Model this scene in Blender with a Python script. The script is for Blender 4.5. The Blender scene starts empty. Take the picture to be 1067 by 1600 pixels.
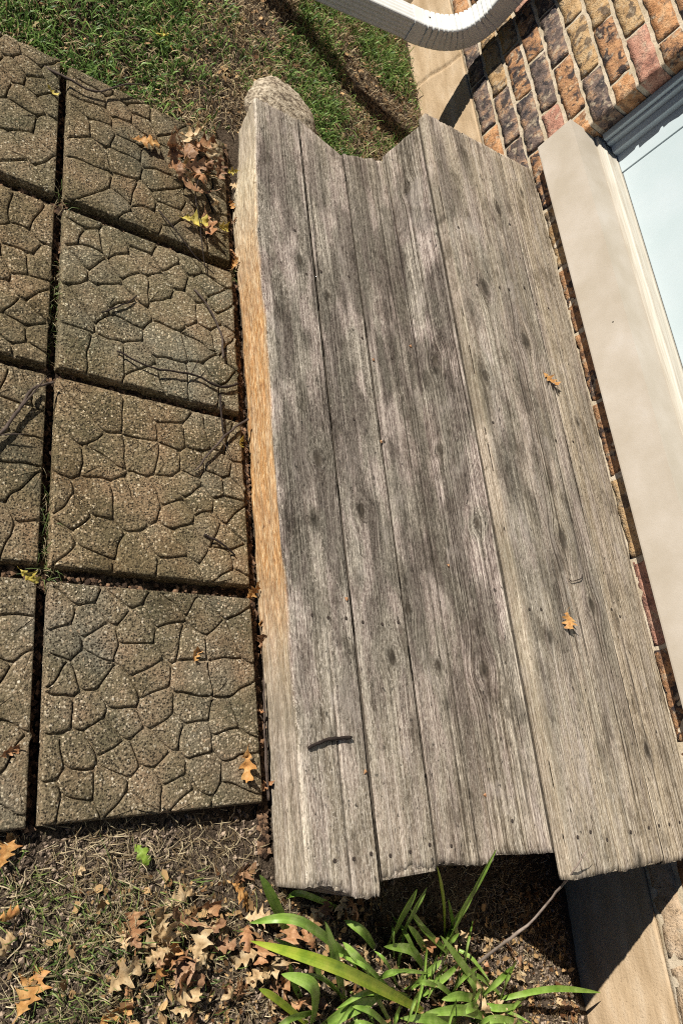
import bpy, math, random
import numpy as np
from mathutils import Matrix, Vector

random.seed(7)
rng = np.random.default_rng(11)
scene = bpy.context.scene
COL = scene.collection

# ------------------------------------------------------------------ camera, sky, sun, exposure
CAM_H = 1.48
# rows: world axes (x toward the house, y along the steps, z up) seen as image right / down / forward
RC = np.array([[0.78738589, -0.10115553, 0.60810445],
               [0.14472611, -0.92854225, -0.34185325],
               [0.59923102, 0.35717902, -0.71648122]])
FPX = 1164.759
cam_d = bpy.data.cameras.new('camera')
cam = bpy.data.objects.new('camera', cam_d)
COL.objects.link(cam)
cam_d.sensor_fit = 'VERTICAL'
cam_d.sensor_height = 36.0
cam_d.lens = 36.0 * FPX / 1600.0
cam_d.clip_start = 0.05
cam_d.clip_end = 500
M = Matrix.Identity(4)
for i in range(3):
    M[i][0] = RC[0, i]
    M[i][1] = -RC[1, i]
    M[i][2] = -RC[2, i]
M[2][3] = CAM_H
cam.matrix_world = M
scene.camera = cam

SUN = Vector((-1.0, 0.74, 0.84)).normalized()          # direction to the sun
elev = math.asin(SUN.z)
world = bpy.data.worlds.new('World')
scene.world = world
world.use_nodes = True
wn = world.node_tree
bg = wn.nodes['Background']
sky = wn.nodes.new('ShaderNodeTexSky')
sky.sky_type = 'NISHITA'
sky.sun_disc = False
sky.sun_elevation = elev
sky.sun_rotation = math.atan2(SUN.x, SUN.y)
sky.altitude = 1200
sky.air_density = 0.3
sky.dust_density = 0.1
wn.links.new(sky.outputs[0], bg.inputs[0])
bg.inputs[1].default_value = 0.05
sd = bpy.data.lights.new('sun', 'SUN')
sun = bpy.data.objects.new('sun', sd)
COL.objects.link(sun)
sd.energy = 5.0
sd.angle = math.radians(0.5)
sd.color = (1.0, 0.95, 0.86)
sun.rotation_euler = SUN.to_track_quat('Z', 'Y').to_euler()
scene.view_settings.view_transform = 'Standard'
scene.view_settings.look = 'None'
scene.view_settings.exposure = 0.38
scene.view_settings.gamma = 1.0
scene.cycles.diffuse_bounces = 1
scene.cycles.use_denoising = False
scene.cycles.filter_width = 1.1


# ------------------------------------------------------------------ helpers
def ray(px, py):
    return RC.T @ np.array([px - 533.5, py - 800.0, FPX])


def at(px, py, z=0.0):
    """point of the horizontal plane z that the photograph shows at (px, py)"""
    d = ray(px, py)
    s = (z - CAM_H) / d[2]
    return np.array([d[0] * s, d[1] * s, z])


def onx(px, py, X):
    d = ray(px, py)
    s = X / d[0]
    return np.array([X, d[1] * s, CAM_H + d[2] * s])


def hsh(ix, iy, seed):
    h = (ix.astype(np.int64) * 374761393 + iy.astype(np.int64) * 668265263 + seed * 974711) & 0x7fffffff
    h = ((h ^ (h >> 13)) * 1274126177) & 0x7fffffff
    h = h ^ (h >> 16)
    return (h & 0xffff) / 65535.0


def vn(x, y, seed=0):
    x = np.asarray(x, float); y = np.asarray(y, float)
    x, y = np.broadcast_arrays(x, y)
    ix = np.floor(x); iy = np.floor(y)
    fx = x - ix; fy = y - iy
    fx = fx * fx * (3 - 2 * fx); fy = fy * fy * (3 - 2 * fy)
    a = hsh(ix, iy, seed); b = hsh(ix + 1, iy, seed)
    c = hsh(ix, iy + 1, seed); d = hsh(ix + 1, iy + 1, seed)
    return (a * (1 - fx) + b * fx) * (1 - fy) + (c * (1 - fx) + d * fx) * fy


def fbm(x, y, seed=0, o=4):
    s = 0; a = 0.5; t = 0
    for k in range(o):
        s = s + a * vn(np.asarray(x) * 2 ** k, np.asarray(y) * 2 ** k, seed + k * 17)
        t += a; a *= 0.5
    return s / t


def sstep(a, b, x):
    t = np.clip((np.asarray(x, float) - a) / (b - a), 0, 1)
    return t * t * (3 - 2 * t)


def new_mesh(name, v, f, mats=None, smooth=True, fm=None):
    me = bpy.data.meshes.new(name)
    me.from_pydata([tuple(map(float, p)) for p in v], [], [tuple(map(int, q)) for q in f])
    for m in (mats or []):
        me.materials.append(m)
    if fm is not None:
        me.polygons.foreach_set('material_index', np.asarray(fm, dtype=np.int32))
    if smooth:
        me.polygons.foreach_set('use_smooth', np.ones(len(me.polygons), dtype=bool))
    me.update()
    return me


def obj(name, me, parent=None, loc=None, rot=None):
    o = bpy.data.objects.new(name, me)
    COL.objects.link(o)
    if parent is not None:
        o.parent = parent
    if loc is not None:
        o.location = loc
    if rot is not None:
        o.rotation_euler = rot
    return o


def tag(o, label=None, cat=None, group=None, kind=None):
    if label: o['label'] = label
    if cat: o['category'] = cat
    if group: o['group'] = group
    if kind: o['kind'] = kind
    return o


def empty(name, loc, label, cat, group=None):
    o = bpy.data.objects.new(name, None)
    o.empty_display_size = 0.1
    COL.objects.link(o)
    o.location = loc
    return tag(o, label, cat, group, 'thing')


def attr(me, name, vals, kind='FLOAT'):
    a = me.attributes.new(name, kind, 'POINT')
    vals = np.asarray(vals, dtype=np.float32)
    if kind == 'FLOAT':
        a.data.foreach_set('value', vals.ravel())
    elif kind == 'FLOAT_COLOR':
        a.data.foreach_set('color', vals.ravel())
    else:
        a.data.foreach_set('vector', vals.ravel())


def box(lo, hi, bev=0.0):
    """bevelled box as (verts, faces)"""
    import bmesh
    bm = bmesh.new()
    bmesh.ops.create_cube(bm, size=1.0)
    for v in bm.verts:
        v.co = Vector([lo[i] + (v.co[i] + 0.5) * (hi[i] - lo[i]) for i in range(3)])
    if bev > 0:
        bmesh.ops.bevel(bm, geom=list(bm.edges), offset=bev, segments=2, affect='EDGES', profile=0.6)
    bm.verts.index_update()
    v = [tuple(p.co) for p in bm.verts]
    f = [[q.index for q in fc.verts] for fc in bm.faces]
    bm.free()
    return v, f


def box_obj(name, lo, hi, mat, parent=None, bev=0.002, off=(0, 0, 0)):
    v, f = box([lo[i] - off[i] for i in range(3)], [hi[i] - off[i] for i in range(3)], bev)
    return obj(name, new_mesh(name, v, f, [mat], smooth=False), parent)


def tube(pts, rad, n=6):
    """tube through pts, rad per point"""
    pts = [Vector(p) for p in pts]
    v = []; f = []
    up = Vector((0.13, 0.21, 0.97))
    for i, p in enumerate(pts):
        t = (pts[min(i + 1, len(pts) - 1)] - pts[max(i - 1, 0)]).normalized()
        a = t.cross(up)
        if a.length < 1e-3: a = t.cross(Vector((1, 0, 0)))
        a.normalize(); b = t.cross(a)
        for k in range(n):
            w = 2 * math.pi * k / n
            v.append(p + (a * math.cos(w) + b * math.sin(w)) * rad[i])
    for i in range(len(pts) - 1):
        for k in range(n):
            f.append([i * n + k, i * n + (k + 1) % n, (i + 1) * n + (k + 1) % n, (i + 1) * n + k])
    f.append(list(range(n))[::-1])
    f.append([(len(pts) - 1) * n + k for k in range(n)])
    return v, f


# ------------------------------------------------------------------ materials
class NT:
    def __init__(self, name):
        self.m = bpy.data.materials.new(name)
        self.m.use_nodes = True
        self.t = self.m.node_tree
        self.b = self.t.nodes['Principled BSDF']
        self.out = self.t.nodes['Material Output']

    def n(self, typ, **kw):
        x = self.t.nodes.new(typ)
        for k, v in kw.items(): setattr(x, k, v)
        return x

    def l(self, a, b): self.t.links.new(a, b)

    def put(self, sock, val):
        if isinstance(val, bpy.types.NodeSocket): self.l(val, sock)
        elif isinstance(val, tuple) and len(val) == 3 and len(sock.default_value) == 4: sock.default_value = (*val, 1)
        else: sock.default_value = val

    def coord(self, kind='Object'):
        return self.n('ShaderNodeTexCoord').outputs[kind]

    def attr(self, name, out='Vector'):
        a = self.n('ShaderNodeAttribute'); a.attribute_name = name
        return a.outputs[out]

    def scale(self, v, s):
        x = self.n('ShaderNodeVectorMath', operation='MULTIPLY')
        self.l(v, x.inputs[0]); x.inputs[1].default_value = s
        return x.outputs[0]

    def sep(self, v):
        x = self.n('ShaderNodeSeparateXYZ'); self.l(v, x.inputs[0]); return x.outputs

    def noise(self, v, sc=1.0, det=3, rough=0.55, dist=0.0):
        x = self.n('ShaderNodeTexNoise'); self.l(v, x.inputs['Vector'])
        x.inputs['Scale'].default_value = sc; x.inputs['Detail'].default_value = det
        x.inputs['Roughness'].default_value = rough; x.inputs['Distortion'].default_value = dist
        return x.outputs[0]

    def voro(self, v, sc, feat='F1', out=0):
        x = self.n('ShaderNodeTexVoronoi', feature=feat); self.l(v, x.inputs['Vector'])
        x.inputs['Scale'].default_value = sc
        return x.outputs[out]

    def ramp(self, fac, stops):
        x = self.n('ShaderNodeValToRGB'); self.l(fac, x.inputs[0])
        e = x.color_ramp.elements
        while len(e) < len(stops): e.new(0.5)
        for i, (p, c) in enumerate(stops):
            e[i].position = p
            e[i].color = (*c, 1) if isinstance(c, tuple) else (c, c, c, 1)
        return x.outputs[0]

    def mix(self, fac, a, b, mode='MIX'):
        x = self.n('ShaderNodeMix', data_type='RGBA', blend_type=mode)
        self.put(x.inputs[0], fac); self.put(x.inputs[6], a); self.put(x.inputs[7], b)
        return x.outputs[2]

    def math(self, op, a, b=0.0, clamp=False):
        x = self.n('ShaderNodeMath', operation=op); x.use_clamp = clamp
        self.put(x.inputs[0], a); self.put(x.inputs[1], b)
        return x.outputs[0]

    def bump(self, h, strength=0.5, dist=0.002, prev=None):
        x = self.n('ShaderNodeBump'); self.l(h, x.inputs['Height'])
        x.inputs['Strength'].default_value = strength; x.inputs['Distance'].default_value = dist
        if prev is not None: self.l(prev, x.inputs['Normal'])
        return x.outputs[0]

    def done(self, col=None, rough=0.8, normal=None, spec=0.3):
        if col is not None: self.put(self.b.inputs['Base Color'], col)
        self.put(self.b.inputs['Roughness'], rough)
        self.b.inputs['Specular IOR Level'].default_value = spec
        if normal is not None: self.l(normal, self.b.inputs['Normal'])
        return self.m


def mat_wood():
    t = NT('weathered_wood')
    V = t.attr('wood'); st = t.sep(t.attr('stain_seam_shade')); hue = t.attr('hue', 'Fac')
    n1 = t.noise(t.scale(V, (230, 2.2, 7)), det=3)
    n2 = t.noise(t.scale(V, (560, 30, 9)), det=3, rough=0.7)
    n3 = t.noise(t.scale(V, (16, 5, 3)), det=4)
    n4 = t.noise(t.scale(V, (420, 75, 5)), det=2, rough=0.8)
    n5 = t.noise(t.scale(V, (45, 1.2, 4)), det=3)
    s = t.math('ADD', t.math('MULTIPLY', n1, 0.5), t.math('MULTIPLY', n2, 0.5))
    s = t.math('ADD', t.math('MULTIPLY', s, 0.72), t.math('MULTIPLY', n4, 0.28))
    grey = t.ramp(s, [(0.38, (0.035, 0.028, 0.021)), (0.455, (0.165, 0.14, 0.112)), (0.53, (0.31, 0.272, 0.222)), (0.60, (0.70, 0.62, 0.51))])
    pink = t.ramp(s, [(0.38, (0.058, 0.041, 0.036)), (0.48, (0.275, 0.212, 0.186)), (0.60, (0.74, 0.63, 0.55))])
    col = t.mix(t.ramp(n3, [(0.44, 0.0), (0.55, 1.0)]), grey, pink)
    tan = t.ramp(s, [(0.38, (0.13, 0.093, 0.057)), (0.49, (0.40, 0.315, 0.215)), (0.60, (0.76, 0.64, 0.475))])
    col = t.mix(t.math('MULTIPLY', hue, t.ramp(n5, [(0.3, 0.35), (0.6, 1.0)])), col, tan)
    dk = t.ramp(s, [(0.36, (0.013, 0.011, 0.009)), (0.48, (0.058, 0.052, 0.042)), (0.62, (0.21, 0.19, 0.155))])
    col = t.mix(t.math('MULTIPLY', st[1], t.ramp(n3, [(0.3, 0.6), (0.62, 1.0)]), clamp=True), col, dk)
    pm = t.noise(t.scale(V, (20, 4, 11)), det=3)
    dry_ = t.math('SUBTRACT', 1.0, t.math('MULTIPLY', st[1], 0.7))
    n6 = t.noise(t.scale(V, (340, 60, 6)), det=3, rough=0.75)
    col = t.mix(t.math('MULTIPLY', t.ramp(n6, [(0.56, 0.0), (0.66, 0.95)]), t.ramp(pm, [(0.36, 0.15), (0.62, 1.0)])), col, t.mix(dry_, (0.3, 0.27, 0.22), (0.72, 0.635, 0.52)))
    n9 = t.noise(t.scale(V, (330, 130, 4)), det=3, rough=0.7)
    col = t.mix(t.math('MULTIPLY', t.math('SUBTRACT', 1.0, t.attr('lines', 'Fac')), t.math('MULTIPLY', dry_, t.ramp(n9, [(0.55, 0.0), (0.63, 0.9)]))), col, (0.70, 0.61, 0.51))
    n7 = t.noise(t.scale(V, (270, 45, 8)), det=3, rough=0.75)
    col = t.mix(t.math('MULTIPLY', t.ramp(n7, [(0.34, 0.9), (0.43, 0.0)]), t.ramp(pm, [(0.38, 1.0), (0.64, 0.35)])), col, (0.033, 0.027, 0.021))
    ln = t.attr('lines', 'Fac')
    n8 = t.noise(t.scale(V, (170, 0.7, 3)), det=2, rough=0.6)
    col = t.mix(t.math('MULTIPLY', ln, t.ramp(n8, [(0.36, 0.8), (0.44, 0.0)])), col, t.mix(1.0, col, (0.34, 0.31, 0.28), 'MULTIPLY'))
    col = t.mix(t.math('MULTIPLY', ln, t.ramp(n8, [(0.58, 0.0), (0.70, 0.5)])), col, (0.58, 0.51, 0.42))
    bl = t.noise(t.scale(V, (13, 7, 5)), det=5, rough=0.65)
    col = t.mix(t.ramp(bl, [(0.54, 0.0), (0.62, 0.6)]), col, t.mix(1.0, col, (0.36, 0.34, 0.31), 'MULTIPLY'))
    col = t.mix(t.ramp(bl, [(0.32, 0.45), (0.42, 0.0)]), col, t.mix(0.6, col, (0.64, 0.55, 0.49)))
    col = t.mix(t.math('MULTIPLY', st[1], t.ramp(n3, [(0.32, 0.55), (0.58, 1.0)]), clamp=True), col, t.mix(1.0, col, (0.34, 0.325, 0.29), 'MULTIPLY'))
    n10 = t.noise(t.scale(V, (95, 42, 9)), det=3, rough=0.6)
    col = t.mix(t.ramp(n10, [(0.655, 0.0), (0.70, 0.85)]), col, (0.03, 0.026, 0.021))
    col = t.mix(0.22, col, t.mix(1.0, col, (0.94, 0.98, 1.03), 'MULTIPLY'))
    # fresh split wood on the front edge
    nf = t.noise(t.scale(V, (400, 30, 5)), det=4, rough=0.8)
    fr1 = t.ramp(nf, [(0.36, (0.18, 0.07, 0.022)), (0.46, (0.50, 0.245, 0.085)), (0.54, (0.66, 0.385, 0.16)), (0.61, (0.85, 0.66, 0.40))])
    fr2 = t.ramp(nf, [(0.34, (0.22, 0.16, 0.09)), (0.46, (0.53, 0.42, 0.27)), (0.62, (0.80, 0.71, 0.54))])
    nfl = t.noise(t.scale(V, (30, 3, 3)), det=2)
    fr = t.mix(t.math('MULTIPLY', t.attr('orange', 'Fac'), t.ramp(nfl, [(0.3, 0.55), (0.5, 1.0)])), fr2, fr1)
    col = t.mix(st[0], col, fr)
    nf2 = t.noise(t.scale(V, (150, 5, 7)), det=3, rough=0.6)
    fr = t.mix(t.ramp(nf2, [(0.36, 0.75), (0.45, 0.0)]), fr, t.mix(1.0, fr, (0.42, 0.33, 0.26), 'MULTIPLY'))
    fr = t.mix(t.ramp(nf2, [(0.56, 0.0), (0.66, 0.55)]), fr, (0.84, 0.72, 0.52))
    spk = t.noise(t.scale(V, (180, 60, 2)), det=3, rough=0.7)
    col = t.mix(t.math('MULTIPLY', st[0], t.ramp(spk, [(0.32, 0.8), (0.40, 0.0)])), col, (0.10, 0.055, 0.028))
    # knots, and the joint shade painted on board edges
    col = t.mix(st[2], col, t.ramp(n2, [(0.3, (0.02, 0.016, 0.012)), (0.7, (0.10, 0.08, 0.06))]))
    nb = t.bump(t.math('ADD', s, t.math('MULTIPLY', t.math('MULTIPLY', n8, ln), 0.6)), 1.0, 0.005)
    return t.done(col, 0.85, nb, 0.15)


def mat_slab(tint=(1.0, 1.0, 1.0), damp=1.0):
    t = NT('aggregate_concrete')
    g = t.n('ShaderNodeNewGeometry').outputs['Position']
    a = t.noise(g, 8, 4)
    b = t.noise(g, 150, 4, 0.75)
    base = t.ramp(a, [(0.32, (0.145, 0.128, 0.078)), (0.5, (0.25, 0.20, 0.125)), (0.68, (0.33, 0.235, 0.15))])
    # grey green film on the side toward the steps, dark damp blotches
    col = t.mix(t.ramp(t.noise(g, 4.2, 3), [(0.5, 0.0), (0.68, 0.65)]), base, (0.245, 0.235, 0.19))
    col = t.mix(t.ramp(t.noise(g, 6.5, 4), [(0.52, 0.0), (0.66, 0.6)]), col, t.mix(1.0, col, (0.42, 0.40, 0.33), 'MULTIPLY'))
    col = t.mix(t.ramp(b, [(0.34, 0.9), (0.5, 0.0)]), col, (0.05, 0.04, 0.025))
    # sand and gravel of the aggregate
    clus = t.ramp(t.noise(g, 11, 3), [(0.36, 0.35), (0.62, 1.0)])
    v1 = t.voro(g, 230, 'F1', 1); d1 = t.voro(g, 230, 'F1', 0); q1 = t.sep(v1)
    m1 = t.math('MULTIPLY', t.math('MULTIPLY', t.ramp(q1[0], [(0.66, 0.0), (0.70, 1.0)]), t.ramp(d1, [(0.42, 1.0), (0.6, 0.0)])), clus)
    col = t.mix(m1, col, t.mix(q1[1], (0.72, 0.63, 0.46), (0.36, 0.26, 0.16)))
    v2 = t.voro(g, 125, 'F1', 1); d2 = t.voro(g, 125, 'F1', 0); q2 = t.sep(v2)
    m2 = t.math('MULTIPLY', t.ramp(q2[0], [(0.76, 0.0), (0.79, 1.0)]), t.ramp(d2, [(0.28, 1.0), (0.42, 0.0)]))
    col = t.mix(t.math('MULTIPLY', m2, clus), col, t.mix(q2[1], (0.80, 0.73, 0.58), (0.42, 0.30, 0.19)))
    m3 = t.math('MULTIPLY', t.ramp(q1[2], [(0.66, 0.0), (0.72, 1.0)]), t.ramp(d1, [(0.38, 0.9), (0.58, 0.0)]))
    col = t.mix(m3, col, (0.03, 0.024, 0.016))
    col = t.mix(1.0, col, tint, 'MULTIPLY')
    col = t.mix(t.math('MULTIPLY', t.ramp(t.noise(g, 3.1, 4), [(0.5, 0.0), (0.64, 0.7)]), damp), col, t.mix(1.0, col, (0.56, 0.555, 0.47), 'MULTIPLY'))
    h = t.math('ADD', t.math('MULTIPLY', b, 1.6), t.math('MULTIPLY', d1, -0.5))
    return t.done(col, 0.9, t.bump(h, 0.8, 0.005), 0.15)


def mat_simple(name, stops, sc=20.0, rough=0.8, bump=0.3, bdist=0.002, sc2=None, spec=0.25, det=4):
    t = NT(name)
    g = t.coord()
    a = t.noise(g, sc, det, 0.6)
    col = t.ramp(a, stops)
    b = t.noise(g, sc2 or sc * 8, 3, 0.7)
    col = t.mix(t.ramp(b, [(0.3, 0.0), (0.7, 0.5)]), col, t.mix(1.0, col, (0.62, 0.6, 0.56), 'MULTIPLY'))
    return t.done(col, rough, t.bump(b, bump, bdist), spec)


def mat_attr(name, rough=0.6, trans=0.25, spec=0.3, aname='tint'):
    """colour carried by each blade / crumb"""
    t = NT(name)
    c = t.attr(aname, 'Color')
    t.done(c, rough, None, spec)
    if trans > 0:
        tr = t.n('ShaderNodeBsdfTranslucent'); t.l(c, tr.inputs[0])
        mx = t.n('ShaderNodeMixShader'); mx.inputs[0].default_value = trans
        t.l(t.b.outputs[0], mx.inputs[1]); t.l(tr.outputs[0], mx.inputs[2])
        t.l(mx.outputs[0], t.out.inputs[0])
    return t.m


def mat_leaf(name, c1, c2, c3, trans=0.25, rough=0.55, stripe=False):
    t = NT(name)
    g = t.coord()
    oi = t.n('ShaderNodeObjectInfo').outputs['Random']
    off = t.n('ShaderNodeVectorMath', operation='ADD'); t.l(g, off.inputs[0]); t.l(oi, off.inputs[1])
    v = off.outputs[0]
    a = t.noise(v, 28, 4, 0.65)
    col = t.ramp(a, [(0.3, c1), (0.5, c2), (0.7, c3)])
    if stripe:
        w = t.noise(t.scale(t.attr('lf'), (160, 2, 1)), det=2)
        col = t.mix(t.ramp(w, [(0.35, 0.45), (0.6, 0.0)]), col, t.mix(1.0, col, (0.55, 0.6, 0.5), 'MULTIPLY'))
        nb = t.bump(w, 0.35, 0.001)
    else:
        sp = t.noise(v, 170, 2)
        col = t.mix(t.ramp(sp, [(0.6, 0.0), (0.72, 0.6)]), col, t.mix(1.0, col, (0.35, 0.28, 0.25), 'MULTIPLY'))
        nb = t.bump(t.noise(v, 120, 3), 0.4, 0.002)
    t.done(col, rough, nb, 0.35)
    tr = t.n('ShaderNodeBsdfTranslucent'); t.l(col, tr.inputs[0])
    mx = t.n('ShaderNodeMixShader'); mx.inputs[0].default_value = trans
    t.l(t.b.outputs[0], mx.inputs[1]); t.l(tr.outputs[0], mx.inputs[2])
    t.l(mx.outputs[0], t.out.inputs[0])
    return t.m


def mat_brick(name, c1, c2, c3, dark=0.4):
    t = NT(name)
    g = t.coord()
    oi = t.n('ShaderNodeObjectInfo').outputs['Random']
    off = t.n('ShaderNodeVectorMath', operation='MULTIPLY_ADD')
    t.l(oi, off.inputs[0]); off.inputs[1].default_value = (7.1, 3.3, 5.7); t.l(g, off.inputs[2])
    v = off.outputs[0]
    a = t.noise(v, 22, 4, 0.65)
    col = t.ramp(a, [(0.32, c1), (0.5, c2), (0.68, c3)])
    b = t.noise(v, 20, 3, 0.6, 0.6)
    col = t.mix(t.ramp(b, [(0.53, 0.0), (0.58, dark)]), col, (0.035, 0.033, 0.038))
    p = t.noise(v, 150, 3, 0.7)
    col = t.mix(t.ramp(p, [(0.32, 0.75), (0.45, 0.0)]), col, (0.03, 0.022, 0.018))
    w = t.noise(v, 40, 3)
    col = t.mix(t.ramp(w, [(0.56, 0.0), (0.68, 0.7)]), col, (0.52, 0.42, 0.30))
    return t.done(col, 0.85, t.bump(t.math('ADD', p, t.noise(v, 45, 3)), 0.9, 0.006), 0.2)


WOOD = mat_wood()
SLABS = [mat_slab((1.0, 0.98, 0.96), 0.5), mat_slab((0.90, 0.86, 0.78), 1.0), mat_slab((1.03, 0.97, 0.88), 0.8), mat_slab((0.97, 0.97, 0.92), 0.7)]
SOIL = None
t = NT('soil')
g = t.coord()
a = t.noise(g, 5, 4); b = t.noise(g, 130, 4, 0.75); c2 = t.noise(g, 420, 2)
col = t.ramp(a, [(0.3, (0.09, 0.066, 0.046)), (0.55, (0.165, 0.122, 0.086)), (0.75, (0.25, 0.19, 0.135))])
col = t.mix(t.ramp(b, [(0.35, 0.85), (0.6, 0.0)]), col, (0.025, 0.018, 0.013))
col = t.mix(t.ramp(c2, [(0.58, 0.0), (0.7, 0.5)]), col, (0.36, 0.29, 0.21))
SOIL = t.done(col, 0.95, t.bump(b, 1.0, 0.012), 0.1)

t = NT('mortar')
g = t.coord()
a = t.noise(g, 12, 4); b = t.noise(g, 130, 3, 0.7)
col = t.ramp(a, [(0.3, (0.43, 0.35, 0.235)), (0.55, (0.60, 0.50, 0.37)), (0.75, (0.68, 0.60, 0.48))])
col = t.mix(t.ramp(b, [(0.3, 0.6), (0.48, 0.0)]), col, (0.2, 0.16, 0.11))
MORTAR = t.done(col, 0.95, t.bump(b, 0.7, 0.004), 0.1)

t = NT('foundation_concrete')
g = t.coord()
a = t.noise(t.scale(g, (1, 1, 4)), 6, 4); b = t.noise(g, 150, 3, 0.7)
col = t.ramp(a, [(0.3, (0.42, 0.30, 0.18)), (0.55, (0.55, 0.41, 0.265)), (0.75, (0.62, 0.49, 0.345))])
col = t.mix(t.ramp(b, [(0.28, 0.7), (0.42, 0.0)]), col, (0.22, 0.15, 0.09))
FOUND = t.done(col, 0.95, t.bump(t.math('ADD', b, t.noise(t.scale(g, (1, 1, 5)), 14, 3)), 0.5, 0.004), 0.1)

t = NT('limestone')
g = t.coord()
a = t.noise(g, 7, 4); b = t.noise(g, 260, 3, 0.7)
col = t.ramp(a, [(0.35, (0.455, 0.395, 0.315)), (0.6, (0.525, 0.465, 0.39)), (0.75, (0.565, 0.51, 0.445))])
col = t.mix(t.ramp(b, [(0.3, 0.25), (0.5, 0.0)]), col, (0.42, 0.35, 0.26))
LIME = t.done(col, 0.85, t.bump(b, 0.25, 0.002), 0.2)

t = NT('white_paint')
g = t.coord()
a = t.noise(g, 6, 3)
WHITE = t.done(t.ramp(a, [(0.35, (0.49, 0.575, 0.60)), (0.65, (0.53, 0.605, 0.635))]), 0.4, None, 0.4)
t = NT('cream_threshold')
g = t.coord()
a = t.noise(t.scale(g, (60, 3, 60)), 3, 3)
CREAM = t.done(t.ramp(a, [(0.35, (0.46, 0.415, 0.335)), (0.65, (0.57, 0.525, 0.445))]), 0.45, t.bump(a, 0.2, 0.001), 0.4)
t = NT('white_downspout_enamel')
g = t.coord()
a = t.noise(g, 9, 4); b = t.noise(g, 60, 4, 0.7)
col = t.ramp(a, [(0.35, (0.70, 0.70, 0.66)), (0.65, (0.79, 0.795, 0.775))])
col = t.mix(t.ramp(b, [(0.60, 0.0), (0.78, 0.5)]), col, (0.40, 0.35, 0.26))
ENAMEL = t.done(col, 0.45, t.bump(b, 0.1, 0.001), 0.4)
t = NT('rusty_screw_head')
RUST = t.done(t.ramp(t.noise(t.coord(), 400, 2), [(0.4, (0.022, 0.017, 0.014)), (0.7, (0.085, 0.06, 0.045))]), 0.7, None, 0.3)
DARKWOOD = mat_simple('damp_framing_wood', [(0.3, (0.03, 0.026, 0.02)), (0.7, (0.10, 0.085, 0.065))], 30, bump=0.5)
TWIG = mat_simple('twig_bark', [(0.3, (0.045, 0.032, 0.026)), (0.7, (0.14, 0.105, 0.085))], 60, bump=0.6)
TWIGDARK = mat_simple('dark_twig_bark', [(0.3, (0.016, 0.011, 0.009)), (0.7, (0.045, 0.03, 0.024))], 60, bump=0.6)
TWIGPALE = mat_simple('pale_twig_bark', [(0.3, (0.26, 0.2, 0.16)), (0.7, (0.46, 0.37, 0.31))], 60, bump=0.4)
ROCK = mat_simple('speckled_stone', [(0.38, (0.16, 0.12, 0.085)), (0.48, (0.42, 0.34, 0.24)), (0.6, (0.70, 0.60, 0.46))], 75, bump=1.0, bdist=0.008, sc2=150)

LEAFM = {
    'orange': mat_leaf('orange_oak_leaf', (0.36, 0.15, 0.05), (0.60, 0.31, 0.10), (0.72, 0.46, 0.19)),
    'tan': mat_leaf('tan_oak_leaf', (0.40, 0.25, 0.12), (0.64, 0.46, 0.25), (0.76, 0.61, 0.39)),
    'brown': mat_leaf('brown_oak_leaf', (0.19, 0.095, 0.05), (0.37, 0.205, 0.11), (0.54, 0.34, 0.20)),
    'russet': mat_leaf('russet_oak_leaf', (0.26, 0.11, 0.05), (0.50, 0.255, 0.12), (0.66, 0.41, 0.22)),
    'yellow': mat_leaf('yellow_leaf', (0.45, 0.32, 0.05), (0.62, 0.50, 0.10), (0.7, 0.6, 0.22)),
    'green': mat_leaf('green_oak_leaf', (0.15, 0.24, 0.03), (0.26, 0.38, 0.05), (0.40, 0.48, 0.11)),
}
STRAP = mat_leaf('strap_leaf_green', (0.19, 0.34, 0.045), (0.33, 0.51, 0.09), (0.50, 0.64, 0.20), 0.32, 0.36, True)
STRAPY = mat_leaf('strap_leaf_yellow_green', (0.22, 0.34, 0.03), (0.40, 0.50, 0.05), (0.56, 0.58, 0.09), 0.25, 0.4, True)

# ------------------------------------------------------------------ ground
XW = 2.105          # plane of the brick face


def gz0(x, y):
    x = np.asarray(x, float); y = np.asarray(y, float)
    return (-0.036 - 0.115 * sstep(0.95, 2.0, x) - 0.02 * sstep(0.2, -0.6, y) * sstep(0.5, 1.2, x)
            + 0.02 * sstep(1.9, 2.3, y) * sstep(1.2, 0.6, x))


def gz(x, y):
    return gz0(x, y) + 0.022 * (fbm(np.asarray(x) * 5, np.asarray(y) * 5, 3) - 0.5) + 0.012 * (fbm(np.asarray(x) * 30, np.asarray(y) * 30, 9, 3) - 0.5)


def on_ground(px, py, lift=0.0):
    z = -0.05
    for _ in range(5):
        p = at(px, py, z + lift)
        z = float(gz(p[0], p[1]))
    return np.array([p[0], p[1], z + lift])


def axis(lo, hi, step, far):
    core = list(np.arange(lo, hi + 1e-6, step))
    a = []; s = step * 2; v = lo
    while v > -far: v -= s; a.append(v); s *= 1.7
    b = []; s = step * 2; v = hi
    while v < far: v += s; b.append(v); s *= 1.7
    return np.array(a[::-1] + core + b)


gx = axis(-0.1, 2.2, 0.012, 150); gy = axis(-1.0, 3.7, 0.012, 150)
GX, GY = np.meshgrid(gx, gy, indexing='ij')
GZ = gz(GX, GY)
nx, ny = len(gx), len(gy)
V = np.stack([GX, GY, GZ], -1).reshape(-1, 3)
ii, jj = np.meshgrid(np.arange(nx - 1), np.arange(ny - 1), indexing='ij')
ix = (ii * ny + jj).ravel()
F = np.stack([ix, ix + ny, ix + ny + 1, ix + 1], -1)
tag(obj('ground', new_mesh('ground', V, F, [SOIL])), 'bare brown crumbly soil around the steps and paving', None, None, 'structure')

# ------------------------------------------------------------------ paving slabs
SX0, SX1 = 0.457, 0.930
ROWS = [(0.009, 0.468), (0.499, 0.946), (0.971, 1.427), (1.461, 1.922)]
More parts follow.
